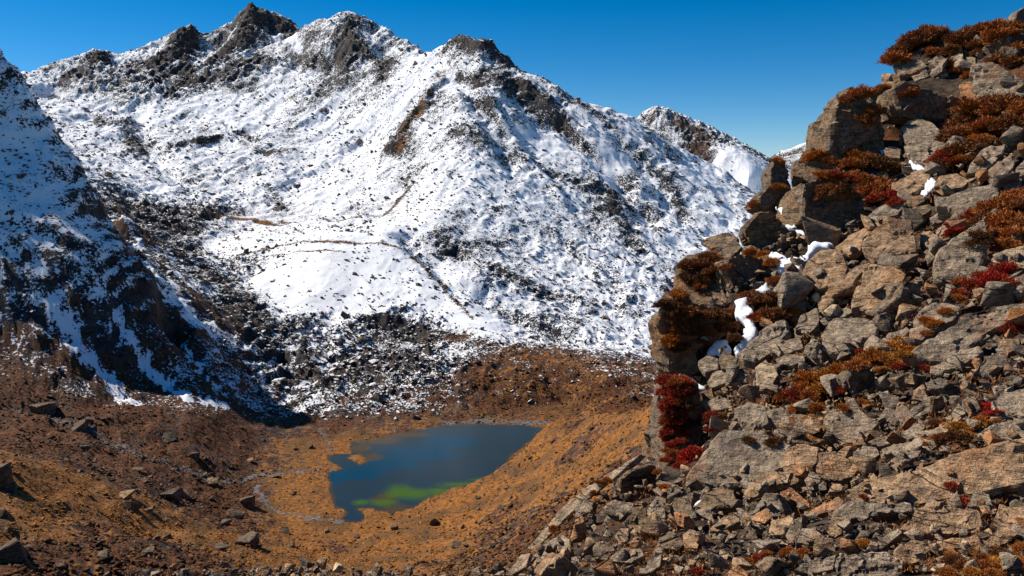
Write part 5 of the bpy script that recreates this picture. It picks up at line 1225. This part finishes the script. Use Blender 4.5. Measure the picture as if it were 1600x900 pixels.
# ------------------------------------------------------------------ boulders on the valley floor
mask_v = (Y[:-1, :-1].ravel() < 500)
fv = F1[mask_v]; uv, iv = np.unique(fv, return_inverse=True)
BV1 = BVHTree.FromPolygons(V1[uv].tolist(), iv.reshape(fv.shape).tolist())
VM = []
for i in range(8):
    m_ = PROTO[i * 2].copy(); m_.name = 'boulder'; m_.materials[0] = M_FARROCK; VM.append(m_)
for px, py, wd, hr, lbl in [
    (366, 804, 30, 0.8, 'big boulder with a sunlit tan top on the valley floor'), (352, 816, 20, 0.7, 'dark boulder touching the foot of the sunlit tan boulder'), (387, 846, 36, 0.6, 'broad dark boulder beside the thin stream on the orange flat'),
    (443, 829, 17, 0.8, 'single black boulder on the orange grass flat'), (345, 855, 24, 0.7, 'tilted dark boulder at the end of the golden bank'), (198, 772, 36, 0.8, 'large round brown boulder in the rubble field'),
    (206, 792, 28, 0.6, 'dark low boulder under the large round brown boulder'), (268, 774, 30, 0.8, 'dark boulder left of the pointed rubble boulder'), (288, 770, 22, 1.2, 'pointed boulder in the middle of the rubble field'),
    (332, 752, 22, 0.7, 'brown boulder below the pale stone trail'), (388, 784, 24, 0.9, 'golden boulder split by a dark crack near the stream'), (263, 682, 20, 0.8, 'dark boulder on the red slope under the snow'),
    (391, 719, 15, 0.6, 'snow topped boulder on the red heath'), (433, 743, 15, 0.7, 'black boulder by the stream mouth'), (456, 853, 13, 0.6, 'low black boulder below the thin stream'),
    (680, 817, 20, 0.6, 'dark boulder on the grass below the green lake shore'), (714, 851, 22, 0.5, 'flat dark boulder on the grass above the scree edge'), (792, 762, 14, 0.6, 'dark boulder on the brown hill by the lake'),
    (70, 640, 34, 0.7, 'dark boulder at the upper left of the stone trail'), (122, 662, 30, 0.7, 'shaded boulder along the pale stone trail'), (140, 655, 16, 0.8, 'smaller shaded boulder above the pale stone trail'),
    (218, 733, 22, 0.6, 'dark boulder just below the middle of the stone trail'), (305, 712, 16, 0.9, 'upright dark boulder on the red heath above the trail'), (133, 700, 16, 0.7, 'dark boulder on the brown heath below the trail'),
    (235, 796, 16, 0.7, 'tan boulder at the lower edge of the rubble field'), (162, 868, 24, 0.6, 'grey boulder in the dark heath at the bottom left'), (232, 864, 20, 0.6, 'dark boulder in the heath below the golden bank'),
    (258, 838, 18, 0.6, 'dark boulder on the slope of the golden bank'), (155, 848, 14, 0.7, 'round boulder left in the dark heath'), (460, 700, 10, 0.8, 'small black boulder on the marsh edge'),
    (486, 698, 9, 0.8, 'second small black boulder nearer the lake inlet'), (458, 771, 9, 0.6, 'small dark boulder on the marsh between the streams'), (510, 830, 11, 0.6, 'small boulder on the grass below the lake corner'),
    (557, 838, 12, 0.6, 'small dark boulder on the grass south of the lake'), (617, 824, 12, 0.7, 'dark boulder just below the lake shore grass'), (662, 830, 10, 0.7, 'small dark boulder left on the lake lawn'),
    (490, 836, 9, 0.7, 'tiny boulder left of the lake corner boulder'), (96, 882, 20, 0.6, 'dark boulder near the bottom left corner heath'), (728, 852, 10, 0.6, 'small companion of the flat dark boulder'),
    (862, 690, 10, 0.6, 'small dark boulder high on the brown hill'), (828, 715, 9, 0.6, 'tiny dark boulder on the brown hill crest'), (840, 790, 10, 0.6, 'grey boulder on the red flank of the brown hill')]:
    h = hit(px, py + 0.25 * wd * hr, BV1)
    if h is None: continue
    o = bpy.data.objects.new('boulder', VM[nb[0] % 8]); nb[0] += 1; COL.objects.link(o)
    r_ = 0.5 * wd * h.y / FPX
    o.scale = (r_ * 1.1, r_ * rr.uniform(0.9, 1.15), r_ * 1.35 * hr)
    o.rotation_euler = (rr.gauss(0, 0.2), rr.gauss(0, 0.2), rr.uniform(0, 6.28))
    o.location = (h.x, h.y, h.z + 0.3 * r_)
    dk = 'dark' in lbl or 'black' in lbl or 'shaded' in lbl  # shaded boulders take the darker colour too, so their shade is painted in
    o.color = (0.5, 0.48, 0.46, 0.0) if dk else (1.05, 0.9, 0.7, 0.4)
    tag(o, lbl, 'boulder', 'boulders scattered over the valley floor')
# dark crags at the left edge, on the near valley side
for px, py, wd, hr, lbl in [(2, 740, 34, 1.3, 'dark crag cut by the left edge of the picture'), (10, 800, 40, 1.2, 'lower dark crag with golden grass at the left edge'), (4, 860, 60, 1.2, 'lowest black crag in the bottom left corner')]:
    h = hit(px, py + 0.2 * wd, BV1)
    if h is None: continue
    o = bpy.data.objects.new('rock_outcrop', VM[nb[0] % 8]); nb[0] += 1; COL.objects.link(o)
    r_ = 0.5 * wd * h.y / FPX
    o.scale = (r_ * 1.1, r_ * 1.2, r_ * 1.3 * hr); o.rotation_euler = (0.2, -0.15, rr.uniform(0, 6.28)); o.location = (h.x, h.y, h.z + 0.1 * r_)
    o.color = (0.45, 0.42, 0.40, 0.3)
    tag(o, lbl, 'rock outcrop')
